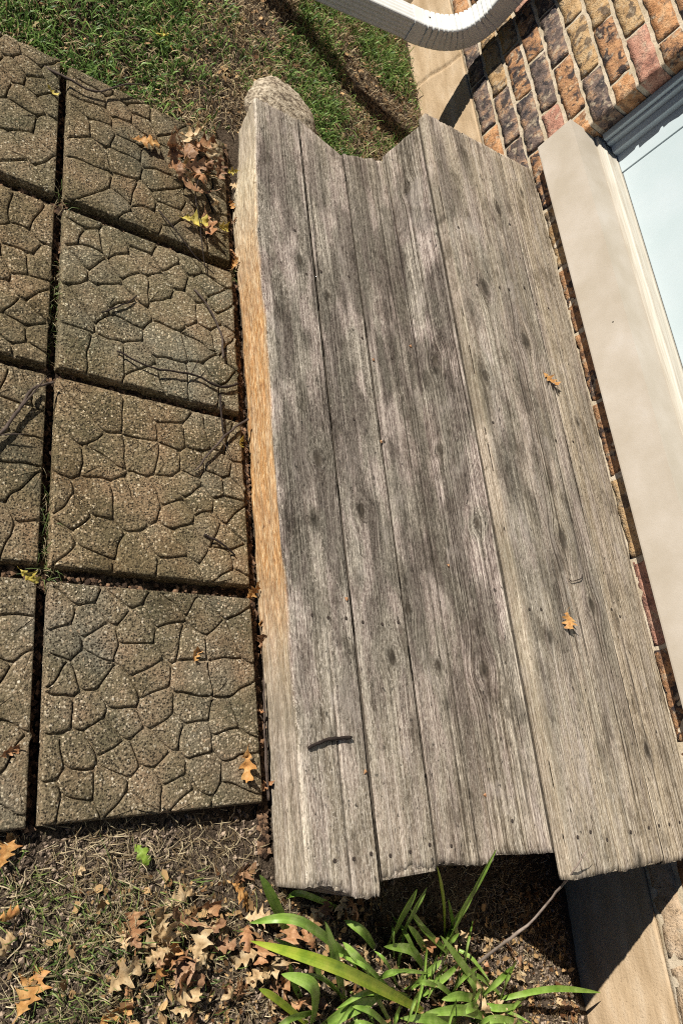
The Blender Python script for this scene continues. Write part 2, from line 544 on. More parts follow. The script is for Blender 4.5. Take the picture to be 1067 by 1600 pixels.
# mould pattern, taken off the nearest slab (0..1 in x, 0..1 in y)
SEED_PX = [(x / 2.425, 880 + y / 2.425) for (x, y) in ((215,180),(340,220),(430,160),(520,240),(640,180),(780,210),(660,270),(380,290),(330,390),(520,360),(720,290),(850,290),(920,260),(250,310),(245,440),(215,560),(325,560),(470,475),(560,435),(740,440),(860,430),(600,540),(475,600),(390,655),(650,635),(730,550),(745,660),(860,590),(930,560),(295,720),(460,750),(580,700),(660,790),(770,790),(880,670),(290,850),(410,850),(550,850),(680,860),(900,800),(280,930),(500,935),(720,915),(880,890),(310,100),(480,100),(680,130),(860,120),(180,750),(170,920),(200,400))]
SEEDS = []
for p in SEED_PX:
    q = at(p[0], p[1], 0)
    SEEDS.append(((q[0] - SX0) / (SX1 - SX0), (q[1] - ROWS[0][0]) / (ROWS[0][1] - ROWS[0][0])))
SEEDS = np.clip(np.array(SEEDS), 0.02, 0.98)


def voronoi_cells(seeds, w, h):
    cells = []
    pts = seeds * np.array([w, h])
    for i, p in enumerate(pts):
        poly = [np.array(c, float) for c in ((0, 0), (w, 0), (w, h), (0, h))]
        for j, q in enumerate(pts):
            if i == j: continue
            m = (p + q) / 2; n = q - p
            out = []
            for k in range(len(poly)):
                a, b = poly[k], poly[(k + 1) % len(poly)]
                da, db = (a - m) @ n, (b - m) @ n
                if da <= 0: out.append(a)
                if da * db < 0: out.append(a + (b - a) * da / (da - db))
            poly = out
            if not poly: break
        if len(poly) >= 3: cells.append(poly)
    return cells


def wob(p, s):
    return np.array([(vn(p[0] * 28, p[1] * 28, s) - 0.5) * 0.014 + (vn(p[0] * 70, p[1] * 70, s + 4) - 0.5) * 0.006,
                     (vn(p[0] * 28, p[1] * 28, s + 9) - 0.5) * 0.014 + (vn(p[0] * 70, p[1] * 70, s + 5) - 0.5) * 0.006])


def cell_mesh(poly, w, h, seed, gap=0.0025):
    # densify, wobble, round, inset
    P = []
    for k in range(len(poly)):
        a, b = poly[k], poly[(k + 1) % len(poly)]
        L = np.linalg.norm(b - a); n = max(1, int(L / 0.016))
        for q in range(n): P.append(a + (b - a) * q / n)
    Q = []
    for p in P:
        q = p.copy()
        edge = min(p[0], w - p[0], p[1], h - p[1])
        if edge > 1e-4: q = p + wob(p, seed)
        q[0] = min(max(q[0], 0.0), w); q[1] = min(max(q[1], 0.0), h)
        Q.append(q)
    for _ in range(3):
        R = []
        for k in range(len(Q)):
            a, b = Q[k], Q[(k + 1) % len(Q)]
            R += [a * 0.75 + b * 0.25, a * 0.25 + b * 0.75]
        Q = R[::2] if len(R) > 48 else R
    Q = np.array(Q)
    c = Q.mean(0)

    def inset(d):
        nx_ = np.roll(Q, -1, 0) - np.roll(Q, 1, 0)
        ln = np.linalg.norm(nx_, axis=1, keepdims=True); ln[ln < 1e-9] = 1
        nrm = np.stack([-nx_[:, 1], nx_[:, 0]], 1) / ln
        return Q + nrm * d
    n = len(Q)
    zt = random.uniform(-0.0012, 0.0006)
    rings = [(inset(gap * 0.55), -0.0085), (inset(gap * 0.8), -0.003), (inset(gap + 0.0015), -0.0008 + zt), (inset(gap + 0.0048), zt)]
    v = []; f = []
    for r, z in rings: v += [(p[0], p[1], z) for p in r]
    r = c + (rings[3][0] - c) * 0.5
    v += [(p[0], p[1], zt + 0.0006 * math.sin(k)) for k, p in enumerate(r)]
    for q in range(4):
        for k in range(n):
            f.append([q * n + k, q * n + (k + 1) % n, (q + 1) * n + (k + 1) % n, (q + 1) * n + k])
    v.append((c[0], c[1], zt + 0.0005))
    for k in range(n): f.append([4 * n + k, 4 * n + (k + 1) % n, 5 * n])
    return v, f


def slab(x0, x1, y0, y1, variant, label, tilt):
    w, h = x1 - x0, y1 - y0
    SLAB = SLABS[variant % 4]
    root = empty('paving_slab', (x0, y0, 0), label, 'paving slab', 'stamped concrete slabs of the path')
    root.rotation_euler = tilt
    s = SEEDS.copy()
    if variant == 1: s = 1 - s
    if variant == 2: s = np.stack([1 - s[:, 1], s[:, 0]], 1)
    if variant == 3: s = np.stack([s[:, 1], 1 - s[:, 0]], 1)
    if variant == 4: s = np.stack([s[:, 0], 1 - s[:, 1]], 1)
    if variant: s = s[rng.permutation(len(s))[:41]]
    if variant: s = np.clip(s + (rng.random(s.shape) - 0.5) * 0.035, 0.02, 0.98)
    bv, bf = box((0, 0, -0.05), (w, h, -0.0075), 0.003)
    obj('slab_body', new_mesh('slab_body', bv, bf, [SLAB], False), root)
    for poly in voronoi_cells(s, w, h):
        v, f = cell_mesh(poly, w, h, 31 + variant)
        obj('stone', new_mesh('stone', v, f, [SLAB]), root)
    return root


names = ['nearest the bare soil', 'second from the bare soil', 'third from the bare soil', 'farthest, partly overgrown by the lawn']
for r, (y0, y1) in enumerate(ROWS):
    slab(SX0, SX1, y0, y1, [0, 2, 3, 1][r], 'brown stamped stepping slab beside the steps, ' + names[r],
         (random.uniform(-.004, .004), random.uniform(-.006, .006), random.uniform(-.004, .004)))
    slab(-0.036, 0.435, y0 + random.uniform(-.004, .004), y1, [4, 1, 2, 3][r], 'brown stamped slab at the left edge of the photo, ' + names[r],
         (random.uniform(-.004, .004), random.uniform(-.006, .006), random.uniform(-.004, .004)))

# ------------------------------------------------------------------ wooden steps
ZL, ZU = 0.120, 0.325
ST0 = (1.5, 0.95, -0.12)
steps = empty('wooden_steps', ST0, 'low two-step grey weathered timber porch steps at the door sill', 'steps')


def board(name, xa, xb, y0f, y1f, ztop, thick, knots=(), seed=1, wearfront=0.0, dark=0.3, tan=0.2, cracks=(), darkspots=(), front=None, ragged=0.006,
          roundf=0.003, roundb=0.0025, vertical=False, topwear=0.0):
    """sweep a rounded plank profile along y; vertical=True stands it on edge as a riser (xa = z0, xb = z1)"""
    W = xb - xa
    nt = max(24, int(W / 0.0042))
    u = []; z = []
    # front side up, top across, back side down
    nf_ = 26 if wearfront > 0 else 7
    for k in range(nf_):
        u.append(0.0); z.append(-thick + (thick - roundf) * k / (nf_ - 1))
    for k in range(1, 5):
        a = math.pi / 2 * k / 5
        u.append(roundf * (1 - math.cos(a))); z.append(-roundf * (1 - math.sin(a)))
    for k in range(nt + 1):
        u.append(roundf + (W - roundf - roundb) * k / nt); z.append(0.0)
    for k in range(1, 4):
        a = math.pi / 2 * k / 4
        u.append(W - roundb * (1 - math.sin(a))); z.append(-roundb * (1 - math.cos(a)))
    for k in range(3):
        u.append(W); z.append(-roundb - (thick - roundb) * (k + 1) / 3)
    u = np.array(u); z = np.array(z); n = len(u)
    ns = 190
    tt = np.linspace(0, 1, ns)
    # finer stations near the ends
    U, T = np.meshgrid(u, tt, indexing='ij')
    Z = np.repeat(z[:, None], ns, 1)
    X0 = xa + U
    ya = np.array([y0f(x) for x in xa + u]) + (0.5 * fbm(u * 45, u * 0 + seed, seed + 5, 3) + 0.5 * vn(u * 330, u * 0, seed + 6) - 0.5) * 2 * ragged
    yb = np.array([y1f(x) for x in xa + u]) + (0.5 * fbm(u * 45, u * 0 + seed + 3, seed + 8, 3) + 0.5 * vn(u * 330, u * 0, seed + 9) - 0.5) * 2 * ragged
    Y = ya[:, None] + (yb - ya)[:, None] * T
    X = X0 + (fbm(Y * 2.2, 0 * Y + seed, seed + 40, 3) - 0.5) * 0.003 * np.where(U < W / 2, 1, -1)
    if front is not None:
        X = X + front(Y, Z) * np.clip(1 - U / 0.09, 0, 1)
    # grain coordinate bending round knots
    G = U + 0.010 * (fbm(Y * 1.1, U * 5, seed + 60, 3) - 0.5)
    kn = np.zeros_like(G); dkk = np.zeros_like(G)
    for (ku, ky, kr) in knots:
        kr = kr * 1.25
        du = U - ku; dy = Y - ky
        G = ku + (G - ku) * (1 - 0.85 * np.exp(-(dy / (kr * 4.5)) ** 2 - (du / (kr * 3.5)) ** 2))
        d = np.sqrt((du / kr) ** 2 + (dy / (kr * 1.8)) ** 2)
        kn = np.maximum(kn, np.clip((1.3 - d) * 2.2, 0, 1))
        dkk = np.maximum(dkk, 0.5 * np.exp(-(d / 2.6) ** 2))
    for (ku, ky, kr, amt) in darkspots:
        kr = kr * 0.66; amt = amt * 1.1
        d = np.sqrt(((U - ku) / kr) ** 2 + ((Y - ky) / (kr * 1.7)) ** 2)
        dkk = np.maximum(dkk, min(1.0, amt * 1.25) * np.exp(-d ** 2) * (0.75 + 0.5 * fbm(U * 60, Y * 14, seed + 33, 3)))
    ontop = (Z > -roundf * 0.9)
    DZ = -0.0016 * (fbm(G * 160, Y * 3, seed + 70, 2)) - 0.0012 * fbm(U * 9, Y * 5, seed + 77, 3)
    DZ = DZ - kn * 0.001
    ck = np.zeros_like(G)
    for (cu, cy0, cy1, cw, cd) in cracks:
        path = cu + 0.004 * (fbm(Y * 4, Y * 0, seed + 90, 3) - 0.5) + 0.002 * (fbm(Y * 15, Y * 0, seed + 91, 2) - 0.5)
        prof = np.exp(-((U - path) / cw) ** 2) * sstep(cy0 - 0.04, cy0 + 0.05, Y) * sstep(cy1 + 0.04, cy1 - 0.05, Y)
        DZ = DZ - cd * prof; ck = np.maximum(ck, prof)
    Zs = Z + np.where(ontop, DZ, 0)
    # rotten, eaten ends
    endd = np.minimum(Y - ya[:, None], yb[:, None] - Y)
    Zs = Zs - np.where(ontop, 0.004 * np.exp(-endd / 0.004) * (0.4 + fbm(U * 80, Y * 10, seed + 15, 2)), 0)
    XX = X.copy()
    sidef = (U <= 1e-6) | (U >= W - 1e-6)
    XX = XX + np.where(sidef, (0.009 if wearfront > 0 else 0.0025) * (fbm(Z * 110, Y * 16, seed + 21, 4) - 0.5), 0)
    # stains, plus joint shade put in as colour
    wear = np.zeros_like(G)
    if wearfront > 0:
        edge = -0.003 + 0.009 * (fbm(Y * 5, Y * 0 + 3, seed + 101, 4) - 0.4) * 2
        wear = wearfront * np.where(U <= 1e-6, 1.0, np.clip(1 - (U - edge) / 0.007, 0, 1)) * (0.75 + 0.25 * fbm(U * 200, Y * 14, seed, 2))
        lowr = sstep(0.0, 0.62, Y)
        wear = wear * (0.16 + 0.84 * lowr) * (1 - 0.45 * sstep(1.7, 1.95, Y))
    if topwear > 0:
        bw = 0.004 + 0.05 * fbm(Y * 3.1, Y * 0 + 2, seed + 55, 4) * sstep(1.9, 0.6, Y)
        wear = np.maximum(wear, topwear * np.clip(1.25 - U / bw, 0, 1) * (0.35 + 0.65 * sstep(1.8, 0.7, Y)))
    orange = sstep(1.75, 1.25, Y) * sstep(0.1, 0.6, Y) * (1.0 if wearfront > 0 else 0.0)
    dk = dark * (0.15 + 1.7 * sstep(0.40, 0.66, fbm(U * 20 + seed, Y * 5.0, seed + 120, 5)))
    dk = np.minimum(dk, 0.55)
    dk = dk * (0.25 + 0.75 * sstep(-0.25, 0.6, Y)) * (1 - 0.35 * sstep(1.4, 2.0, Y))
    dk = np.clip(np.maximum(dk, dkk) + ck * 0.5, 0, 1)
    hue = tan * (0.5 + fbm(U * 12, Y * 1.3, seed + 130, 3)) + 0.45 * sstep(0.55, -0.2, Y) + 0.25 * sstep(1.7, 2.05, Y)
    hue = np.clip(hue, 0, 1)
    seam_shade = np.zeros_like(G)  # shade of the joints, painted dark onto board edges and riser top
    if not wearfront and not topwear: seam_shade = np.maximum(seam_shade, 0.9 * ((U <= roundf * 0.35) & ~bool(vertical)))
    seam_shade = np.maximum(seam_shade, 0.92 * (U >= W - roundb * 0.5))
    knot_seam_shade = np.clip(np.maximum(kn * 0.9 + ck * 0.7, seam_shade), 0, 1)
    if vertical:
        P = np.stack([vertical + (-Zs) * 1.0 + 0.02 * (X - xa) / W, Y, X], -1)
    else:
        P = np.stack([XX, Y, ztop + Zs], -1)
    P = P - np.array(ST0)
    v = P.reshape(-1, 3)
    a, b = np.meshgrid(np.arange(n), np.arange(ns - 1), indexing='ij')
    i0 = (a * ns + b).ravel(); i1 = (((a + 1) % n) * ns + b).ravel()
    f = [list(q) for q in np.stack([i0, i0 + 1, i1 + 1, i1], -1)]
    if vertical: f = [q[::-1] for q in f]
    f.append([k * ns for k in range(n)][::-1] if vertical else [k * ns for k in range(n)])
    f.append([k * ns + ns - 1 for k in range(n)] if vertical else [k * ns + ns - 1 for k in range(n)][::-1])
    f = [q[::-1] for q in f]
    me = new_mesh(name, v, f, [WOOD])
    fl = np.ones(len(me.polygons), dtype=bool); fl[-2:] = False
    me.polygons.foreach_set('use_smooth', fl)
    # the front face keeps running in the grain coordinate
    GG = np.where(U <= 1e-6, Z * 1.0 + 0.3, G)
    attr(me, 'wood', np.stack([GG, Y, np.full_like(G, seed * 0.37)], -1).reshape(-1, 3), 'FLOAT_VECTOR')
    attr(me, 'stain_seam_shade', np.stack([wear, dk, knot_seam_shade], -1).reshape(-1, 3), 'FLOAT_VECTOR')
    attr(me, 'hue', hue.reshape(-1)); attr(me, 'orange', orange.reshape(-1))
    attr(me, 'lines', np.full(G.size, {1: 0.15, 2: 0.2, 3: 0.45, 4: 1.0, 5: 0.6, 6: 0.9, 7: 0.8}[seed]))
    return obj(name, me, steps)


def kpx(lst, z, xa):
    o = []
    for (px, py, r) in lst:
        p = at(px, py, z); o.append((p[0] - xa, p[1], r))
    return o


def spx(lst, z, xa):
    o = []
    for (px, py, r, a) in lst:
        p = at(px, py, z); o.append((p[0] - xa, p[1], r, a))
    return o


L1, L2, L3, L4 = 0.947, 1.137, 1.310, 1.5035


def front1(Y, Z):
    # the front edge leans out a little toward the ground and is eaten away at the far end
    low = np.clip(-Z / 0.14, 0, 1)
    return 0.016 * low + 0.004 * sstep(0.3, 0.9, Y) + (0.020 + 0.012 * low) * sstep(1.6, 2.0, Y) - 0.012 * low * np.exp(-((Y - 1.72) / 0.1) ** 2) + 0.008 * (fbm(Y * 3.3, Z * 4, 5, 4) - 0.5) + 0.01 * sstep(1.3, 1.5, Y) * sstep(1.7, 1.5, Y) * -0.6


DL = [(463, 310, .022, .6), (470, 410, .03, .8), (478, 530, .035, .6), (497, 720, .03, .7), (492, 815, .03, .85), (455, 1110, .02, .6), (520, 1150, .02, .6), (430, 600, .02, .4), (450, 640, .03, .4)]
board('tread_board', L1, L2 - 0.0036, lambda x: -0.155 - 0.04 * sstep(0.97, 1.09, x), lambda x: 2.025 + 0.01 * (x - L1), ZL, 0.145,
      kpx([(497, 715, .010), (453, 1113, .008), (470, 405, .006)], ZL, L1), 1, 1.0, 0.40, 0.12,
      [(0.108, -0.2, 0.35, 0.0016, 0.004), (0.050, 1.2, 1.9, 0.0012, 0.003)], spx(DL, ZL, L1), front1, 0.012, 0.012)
D2 = [(510, 458, .018, .9), (563, 795, .025, .9), (545, 600, .025, .6), (553, 660, .03, .5), (610, 1025, .03, .7), (560, 905, .02, .5), (520, 330, .03, .3)]
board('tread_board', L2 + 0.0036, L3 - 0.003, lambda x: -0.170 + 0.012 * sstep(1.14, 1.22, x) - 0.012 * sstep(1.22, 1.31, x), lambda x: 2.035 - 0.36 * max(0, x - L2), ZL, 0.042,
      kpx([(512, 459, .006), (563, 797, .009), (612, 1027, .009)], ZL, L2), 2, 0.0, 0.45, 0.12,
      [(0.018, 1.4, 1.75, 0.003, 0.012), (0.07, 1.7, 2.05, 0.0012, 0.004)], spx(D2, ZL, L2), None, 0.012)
D3 = [(600, 330, .03, .4), (640, 540, .02, .5), (650, 420, .04, .4), (685, 1040, .03, .6), (700, 1100, .03, .5), (640, 950, .014, .9), (660, 800, .04, .3), (630, 640, .035, .35), (668, 700, .03, .3)]
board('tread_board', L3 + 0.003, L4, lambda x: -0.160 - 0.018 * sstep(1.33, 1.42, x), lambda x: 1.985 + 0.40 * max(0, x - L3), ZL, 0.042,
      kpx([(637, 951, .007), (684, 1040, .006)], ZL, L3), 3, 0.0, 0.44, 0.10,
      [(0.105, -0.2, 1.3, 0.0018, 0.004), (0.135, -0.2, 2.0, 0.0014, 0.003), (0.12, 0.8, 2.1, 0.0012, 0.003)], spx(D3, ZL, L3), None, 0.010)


def rpx(lst):
    o = []
    for (px, py, r) in lst:
        p = onx(px, py, 1.508); o.append((p[2] - 0.122, p[1], r))
    return o


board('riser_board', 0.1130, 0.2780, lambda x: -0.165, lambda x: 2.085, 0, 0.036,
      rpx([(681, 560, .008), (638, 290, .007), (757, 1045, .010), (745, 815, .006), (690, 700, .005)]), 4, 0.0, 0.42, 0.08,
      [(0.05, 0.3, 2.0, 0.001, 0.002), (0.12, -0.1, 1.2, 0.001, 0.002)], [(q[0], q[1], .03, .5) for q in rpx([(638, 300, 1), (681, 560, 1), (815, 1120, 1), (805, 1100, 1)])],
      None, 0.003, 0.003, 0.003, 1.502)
U1, U2, U3, U4 = 1.5185, 1.703, 1.902, 2.098
y1u = lambda x: 2.100 + 0.12 * (x - U1)
DU1 = [(693, 335, .02, .8), (757, 445, .03, 1.0), (757, 585, .025, .8), (735, 480, .04, .4), (860, 995, .025, .7), (700, 280, .03, .4), (745, 620, .04, .4)]
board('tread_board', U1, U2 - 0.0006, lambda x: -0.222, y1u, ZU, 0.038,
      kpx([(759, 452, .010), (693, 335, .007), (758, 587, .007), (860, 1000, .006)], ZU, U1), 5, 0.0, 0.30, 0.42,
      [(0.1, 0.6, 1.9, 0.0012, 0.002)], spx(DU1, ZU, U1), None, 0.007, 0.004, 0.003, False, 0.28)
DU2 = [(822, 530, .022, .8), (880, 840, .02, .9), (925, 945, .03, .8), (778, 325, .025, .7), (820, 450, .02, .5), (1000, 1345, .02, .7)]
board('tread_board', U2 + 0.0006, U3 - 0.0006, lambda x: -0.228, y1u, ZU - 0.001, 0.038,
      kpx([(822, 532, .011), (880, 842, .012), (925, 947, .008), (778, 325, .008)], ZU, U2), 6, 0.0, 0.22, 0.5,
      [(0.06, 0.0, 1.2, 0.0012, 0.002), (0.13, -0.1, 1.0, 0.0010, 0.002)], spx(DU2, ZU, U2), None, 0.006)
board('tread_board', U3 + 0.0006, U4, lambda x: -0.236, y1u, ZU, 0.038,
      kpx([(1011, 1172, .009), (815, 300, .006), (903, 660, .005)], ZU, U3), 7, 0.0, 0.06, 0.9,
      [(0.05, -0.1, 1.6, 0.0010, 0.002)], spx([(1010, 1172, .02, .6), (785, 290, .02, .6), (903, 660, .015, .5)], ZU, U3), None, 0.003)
# framing below the treads
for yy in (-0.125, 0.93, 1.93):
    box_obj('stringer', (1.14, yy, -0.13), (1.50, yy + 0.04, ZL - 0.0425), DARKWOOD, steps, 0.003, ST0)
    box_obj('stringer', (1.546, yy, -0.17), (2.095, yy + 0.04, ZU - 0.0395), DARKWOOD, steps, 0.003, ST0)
# screw heads in rows
sc_v = []; sc_f = []
for k in range(10):
    w = 2 * math.pi * k / 10
    sc_v.append((0.0048 * math.cos(w), 0.0048 * math.sin(w), 0.0))
for k in range(10):
    w = 2 * math.pi * k / 10
    sc_v.append((0.0026 * math.cos(w), 0.0026 * math.sin(w), 0.0008))
sc_v.append((0, 0, -0.0006))
for k in range(10):
    sc_f.append([k, (k + 1) % 10, 10 + (k + 1) % 10, 10 + k]); sc_f.append([10 + k, 10 + (k + 1) % 10, 20])
sc_me = new_mesh('screw', sc_v, sc_f, [RUST])
lows = [(523, 1345), (553, 1342), (580, 1334), (610, 1337), (641, 1331), (671, 1320), (705, 1322), (488, 961), (513, 965), (541, 966), (567, 972), (597, 975), (622, 972),
        (461, 360), (479, 428), (502, 424), (545, 432), (566, 528), (612, 560), (600, 690), (553, 655), (690, 780)]
ups = [(672, 330), (716, 355), (745, 445), (780, 449), (795, 452), (819, 449), (838, 475), (856, 481), (868, 688), (895, 690), (770, 660), (800, 1283), (827, 952), (845, 952), (955, 952), (968, 963),
       (902, 1308), (922, 1300), (948, 1312), (1013, 1293), (1029, 1290), (1045, 1288), (1061, 1285), (985, 1300), (940, 640), (796, 350)]
for (px, py) in lows:
    p = at(px, py, ZL - 0.0005); obj('screw', sc_me, steps, Vector(p) - Vector(ST0))
for (px, py) in ups:
    p = at(px, py, ZU - 0.0005); obj('screw', sc_me, steps, Vector(p) - Vector(ST0))

# ------------------------------------------------------------------ house: brick wall, foundation, sill, door
CZ, CH = 0.131, 0.0915
Y_COR = 2.151
WALL0 = (XW, 2.6, 0.0)
wall = empty('brick_wall', WALL0, 'rough multicoloured brick house wall on a tan concrete foundation', 'brick wall')


def wall_grid(name, X, y0, y1, z0, z1, mat, step, amp, f1, extra=None, depth=0.08):
    ys = np.linspace(y0, y1, max(2, int((y1 - y0) / step) + 1)); zs = np.linspace(z0, z1, max(2, int((z1 - z0) / step) + 1))
    A, B = np.meshgrid(ys, zs, indexing='ij')
    D = X - amp * (fbm(A * f1, B * f1, 5, 4) - 0.5) * 2
    if extra is not None: D = D + extra(A, B)
    P = np.stack([D, A, B], -1)
    na, nb = A.shape
    v = list(P.reshape(-1, 3) - np.array(WALL0))
    f = []
    for i in range(na - 1):
        for j in range(nb - 1):
            k = i * nb + j
            f.append([k, k + 1, k + nb + 1, k + nb])
    # back box
    base = len(v)
    for (yy, zz) in ((y0, z0), (y1, z0), (y1, z1), (y0, z1)): v.append(np.array([X + depth, yy, zz]) - np.array(WALL0))
    lo = [i * nb for i in range(na)]; hi = [i * nb + nb - 1 for i in range(na)]
    f.append(lo + [base + 1, base]); f.append((hi + [base + 2, base + 3])[::-1])
    f.append([base, base + 3] + list(range(nb - 1, -1, -1)))
    f.append(([base + 1, base + 2] + [(na - 1) * nb + j for j in range(nb - 1, -1, -1)])[::-1])
    f.append([base, base + 1, base + 2, base + 3])
    me = new_mesh(name, v, f, [mat], False)
    fl = np.zeros(len(me.polygons), dtype=bool); fl[:(na - 1) * (nb - 1)] = True
    me.polygons.foreach_set('use_smooth', fl)
    return obj(name, me, wall)


def crackf(A, B):
    # the crack in the foundation left of the downspout shadow
    d = np.zeros_like(A)
    c = [onx(p[0], p[1], XW)[1:] for p in ((652, 135), (672, 118), (690, 108), (705, 97), (716, 88), (722, 84))]
    for i in range(len(c) - 1):
        a, b = c[i], c[i + 1]
        ab = b - a; tq = np.clip(((A - a[0]) * ab[0] + (B - a[1]) * ab[1]) / (ab @ ab), 0, 1)
        dd = np.hypot(A - a[0] - ab[0] * tq, B - a[1] - ab[1] * tq)
        d = np.maximum(d, 0.014 * np.exp(-(dd / 0.005) ** 2))
    return d


wall_grid('foundation', XW, -0.2, 2.2, -0.5, 0.128, FOUND, 0.06, 0.004, 6, None, 0.16)
wall_grid('foundation', XW, 2.2, 3.6, -0.4, 0.128, FOUND, 0.009, 0.005, 7, crackf, 0.16)
wall_grid('foundation', XW, 3.6, 9.0, -0.5, 0.128, FOUND, 0.2, 0.004, 7, None, 0.16)
wall_grid('foundation', XW, -1.2, -0.2, -0.5, 0.128, FOUND, 0.012, 0.005, 7, None, 0.16)
wall_grid('foundation', XW, -7.0, -1.2, -0.5, 0.128, FOUND, 0.2, 0.004, 7, None, 0.16)
wall_grid('mortar', XW + 0.005, Y_COR + 0.006, 3.5, 0.1285, 1.75, MORTAR, 0.012, 0.0035, 20, None, 0.082)
wall_grid('mortar', XW + 0.005, 3.5, 9.0, 0.1285, 1.75, MORTAR, 0.2, 0.003, 20, None, 0.082)
wall_grid('mortar', XW + 0.005, -1.6, Y_COR + 0.006, 0.1285, 0.382, MORTAR, 0.012, 0.004, 20, None, 0.082)

BR = {
    'orange': mat_brick('orange_brick', (0.36, 0.17, 0.075), (0.56, 0.29, 0.135), (0.64, 0.40, 0.22), 0.5),
    'red': mat_brick('pink_red_brick', (0.36, 0.17, 0.12), (0.52, 0.27, 0.19), (0.58, 0.36, 0.26), 0.35),
    'purple': mat_brick('dark_purple_brick', (0.08, 0.065, 0.06), (0.20, 0.145, 0.12), (0.50, 0.30, 0.17), 0.8),
    'tan': mat_brick('tan_yellow_brick', (0.34, 0.20, 0.09), (0.52, 0.34, 0.17), (0.60, 0.44, 0.26), 0.7),
    'mixed': mat_brick('mottled_brick', (0.06, 0.05, 0.048), (0.42, 0.22, 0.11), (0.60, 0.34, 0.17), 0.9),
    'parged': mat_brick('mortar_smeared_brick', (0.40, 0.28, 0.17), (0.56, 0.41, 0.27), (0.63, 0.49, 0.35), 0.1),
}


def brick_mesh(L, H, seed, mat, rough, D=0.09):
    nu, nv_ = max(4, int(L / 0.016)), 5
    us = np.linspace(0, L, nu); vs = np.linspace(0, H, nv_)
    A, B = np.meshgrid(us, vs, indexing='ij')
    ed = np.minimum(np.minimum(A, L - A), np.minimum(B, H - B))
    Xd = -rough * (fbm(A * 38, B * 38, seed, 3) - 0.34) + 0.0015 * (ed < 1e-6)
    Aj = A + np.where((A > 1e-6) & (A < L - 1e-6), 0, (fbm(B * 40, B * 0, seed + 3, 2) - 0.5) * 0.008)
    Bj = B + np.where((B > 1e-6) & (B < H - 1e-6), 0, (fbm(A * 30, A * 0 + B, seed + 4, 2) - 0.5) * 0.009)
    v = list(np.stack([Xd, Aj, Bj], -1).reshape(-1, 3)); f = []
    for i in range(nu - 1):
        for j in range(nv_ - 1):
            k = i * nv_ + j; f.append([k, k + 1, k + nv_ + 1, k + nv_])
    ring = [i * nv_ for i in range(nu)] + [(nu - 1) * nv_ + j for j in range(1, nv_)] + [i * nv_ + nv_ - 1 for i in range(nu - 2, -1, -1)] + [j for j in range(nv_ - 2, 0, -1)]
    nb = len(v)
    for r in ring: v.append(np.array([D, v[r][1], v[r][2]]))
    m = len(ring)
    for k in range(m): f.append([ring[k], ring[(k + 1) % m], nb + (k + 1) % m, nb + k])
    f.append([nb + k for k in range(m)])
    me = new_mesh('brick', v, f, [mat], False)
    fl = np.zeros(len(me.polygons), dtype=bool); fl[:(nu - 1) * (nv_ - 1)] = True
    me.polygons.foreach_set('use_smooth', fl)
    return me


BCACHE = {}


def brick(y0, y1, k, mat, var):
    """one brick between the joint middles y0..y1 of course k"""
    L = y1 - y0 - 0.015; H = CH - 0.017
    key = (round(L, 3), mat, var)
    if key not in BCACHE:
        BCACHE[key] = brick_mesh(L, H, hash(key[0]) % 97 + var * 13 + len(BCACHE), BR[mat], {'purple': 0.015, 'mixed': 0.012, 'tan': 0.011}.get(mat, 0.008))
    return obj('brick', BCACHE[key], wall, (XW - WALL0[0] + random.uniform(-0.0015, 0.0025) + (0.003 if k <= 2 and y1 < 2.2 else 0), y0 + 0.0075 - WALL0[1], CZ + k * CH + 0.0085 - WALL0[2]))


def col_at(y, k):
    # colours read off the photograph near the door, otherwise mixed at random
    known = {(0, 2.5): 'orange', (0, 2.7): 'purple', (1, 2.45): 'purple', (1, 2.7): 'tan', (2, 2.35): 'purple', (2, 2.6): 'mixed', (3, 2.25): 'red', (3, 2.45): 'purple', (3, 2.75): 'mixed',
             (4, 2.2): 'orange', (4, 2.4): 'mixed', (5, 2.25): 'purple', (5, 2.5): 'tan', (6, 2.2): 'orange', (6, 2.4): 'mixed', (6, 2.65): 'tan', (7, 2.25): 'red', (7, 2.5): 'tan', (8, 2.2): 'mixed', (8, 2.4): 'orange'}
    best = None; bd = 0.13
    for (kk, yy), c in known.items():
        if kk == k and abs(yy - y) < bd: bd = abs(yy - y); best = c
    return best or random.choice(['orange', 'purple', 'orange', 'tan', 'mixed', 'red', 'mixed'])


PER = 0.2746
for k in range(0, 17):
    B_course = (k % 2 == 0)
    if k <= 2:
        # runs on under the sill
        off = 2.242 if B_course else 2.364
        y = off - PER * 14
        while y < 4.6:
            y1 = y + PER
            mid = (y + y1) / 2
            m = 'parged' if (k == 0 and mid < -0.2) else col_at(mid, k)
            if y > -1.55 and y1 < 4.6: brick(y, y1, k, m, random.randint(0, 2))
            y = y1
    else:
        ys = [Y_COR - 0.0075, 2.242 if B_course else 2.364]
        while ys[-1] < 4.4: ys.append(ys[-1] + PER)
        for a_, b_ in zip(ys[:-1], ys[1:]):
            if k == 3 and b_ < 2.25: pass
            brick(a_, b_, k, col_at((a_ + b_) / 2, k), random.randint(0, 2))
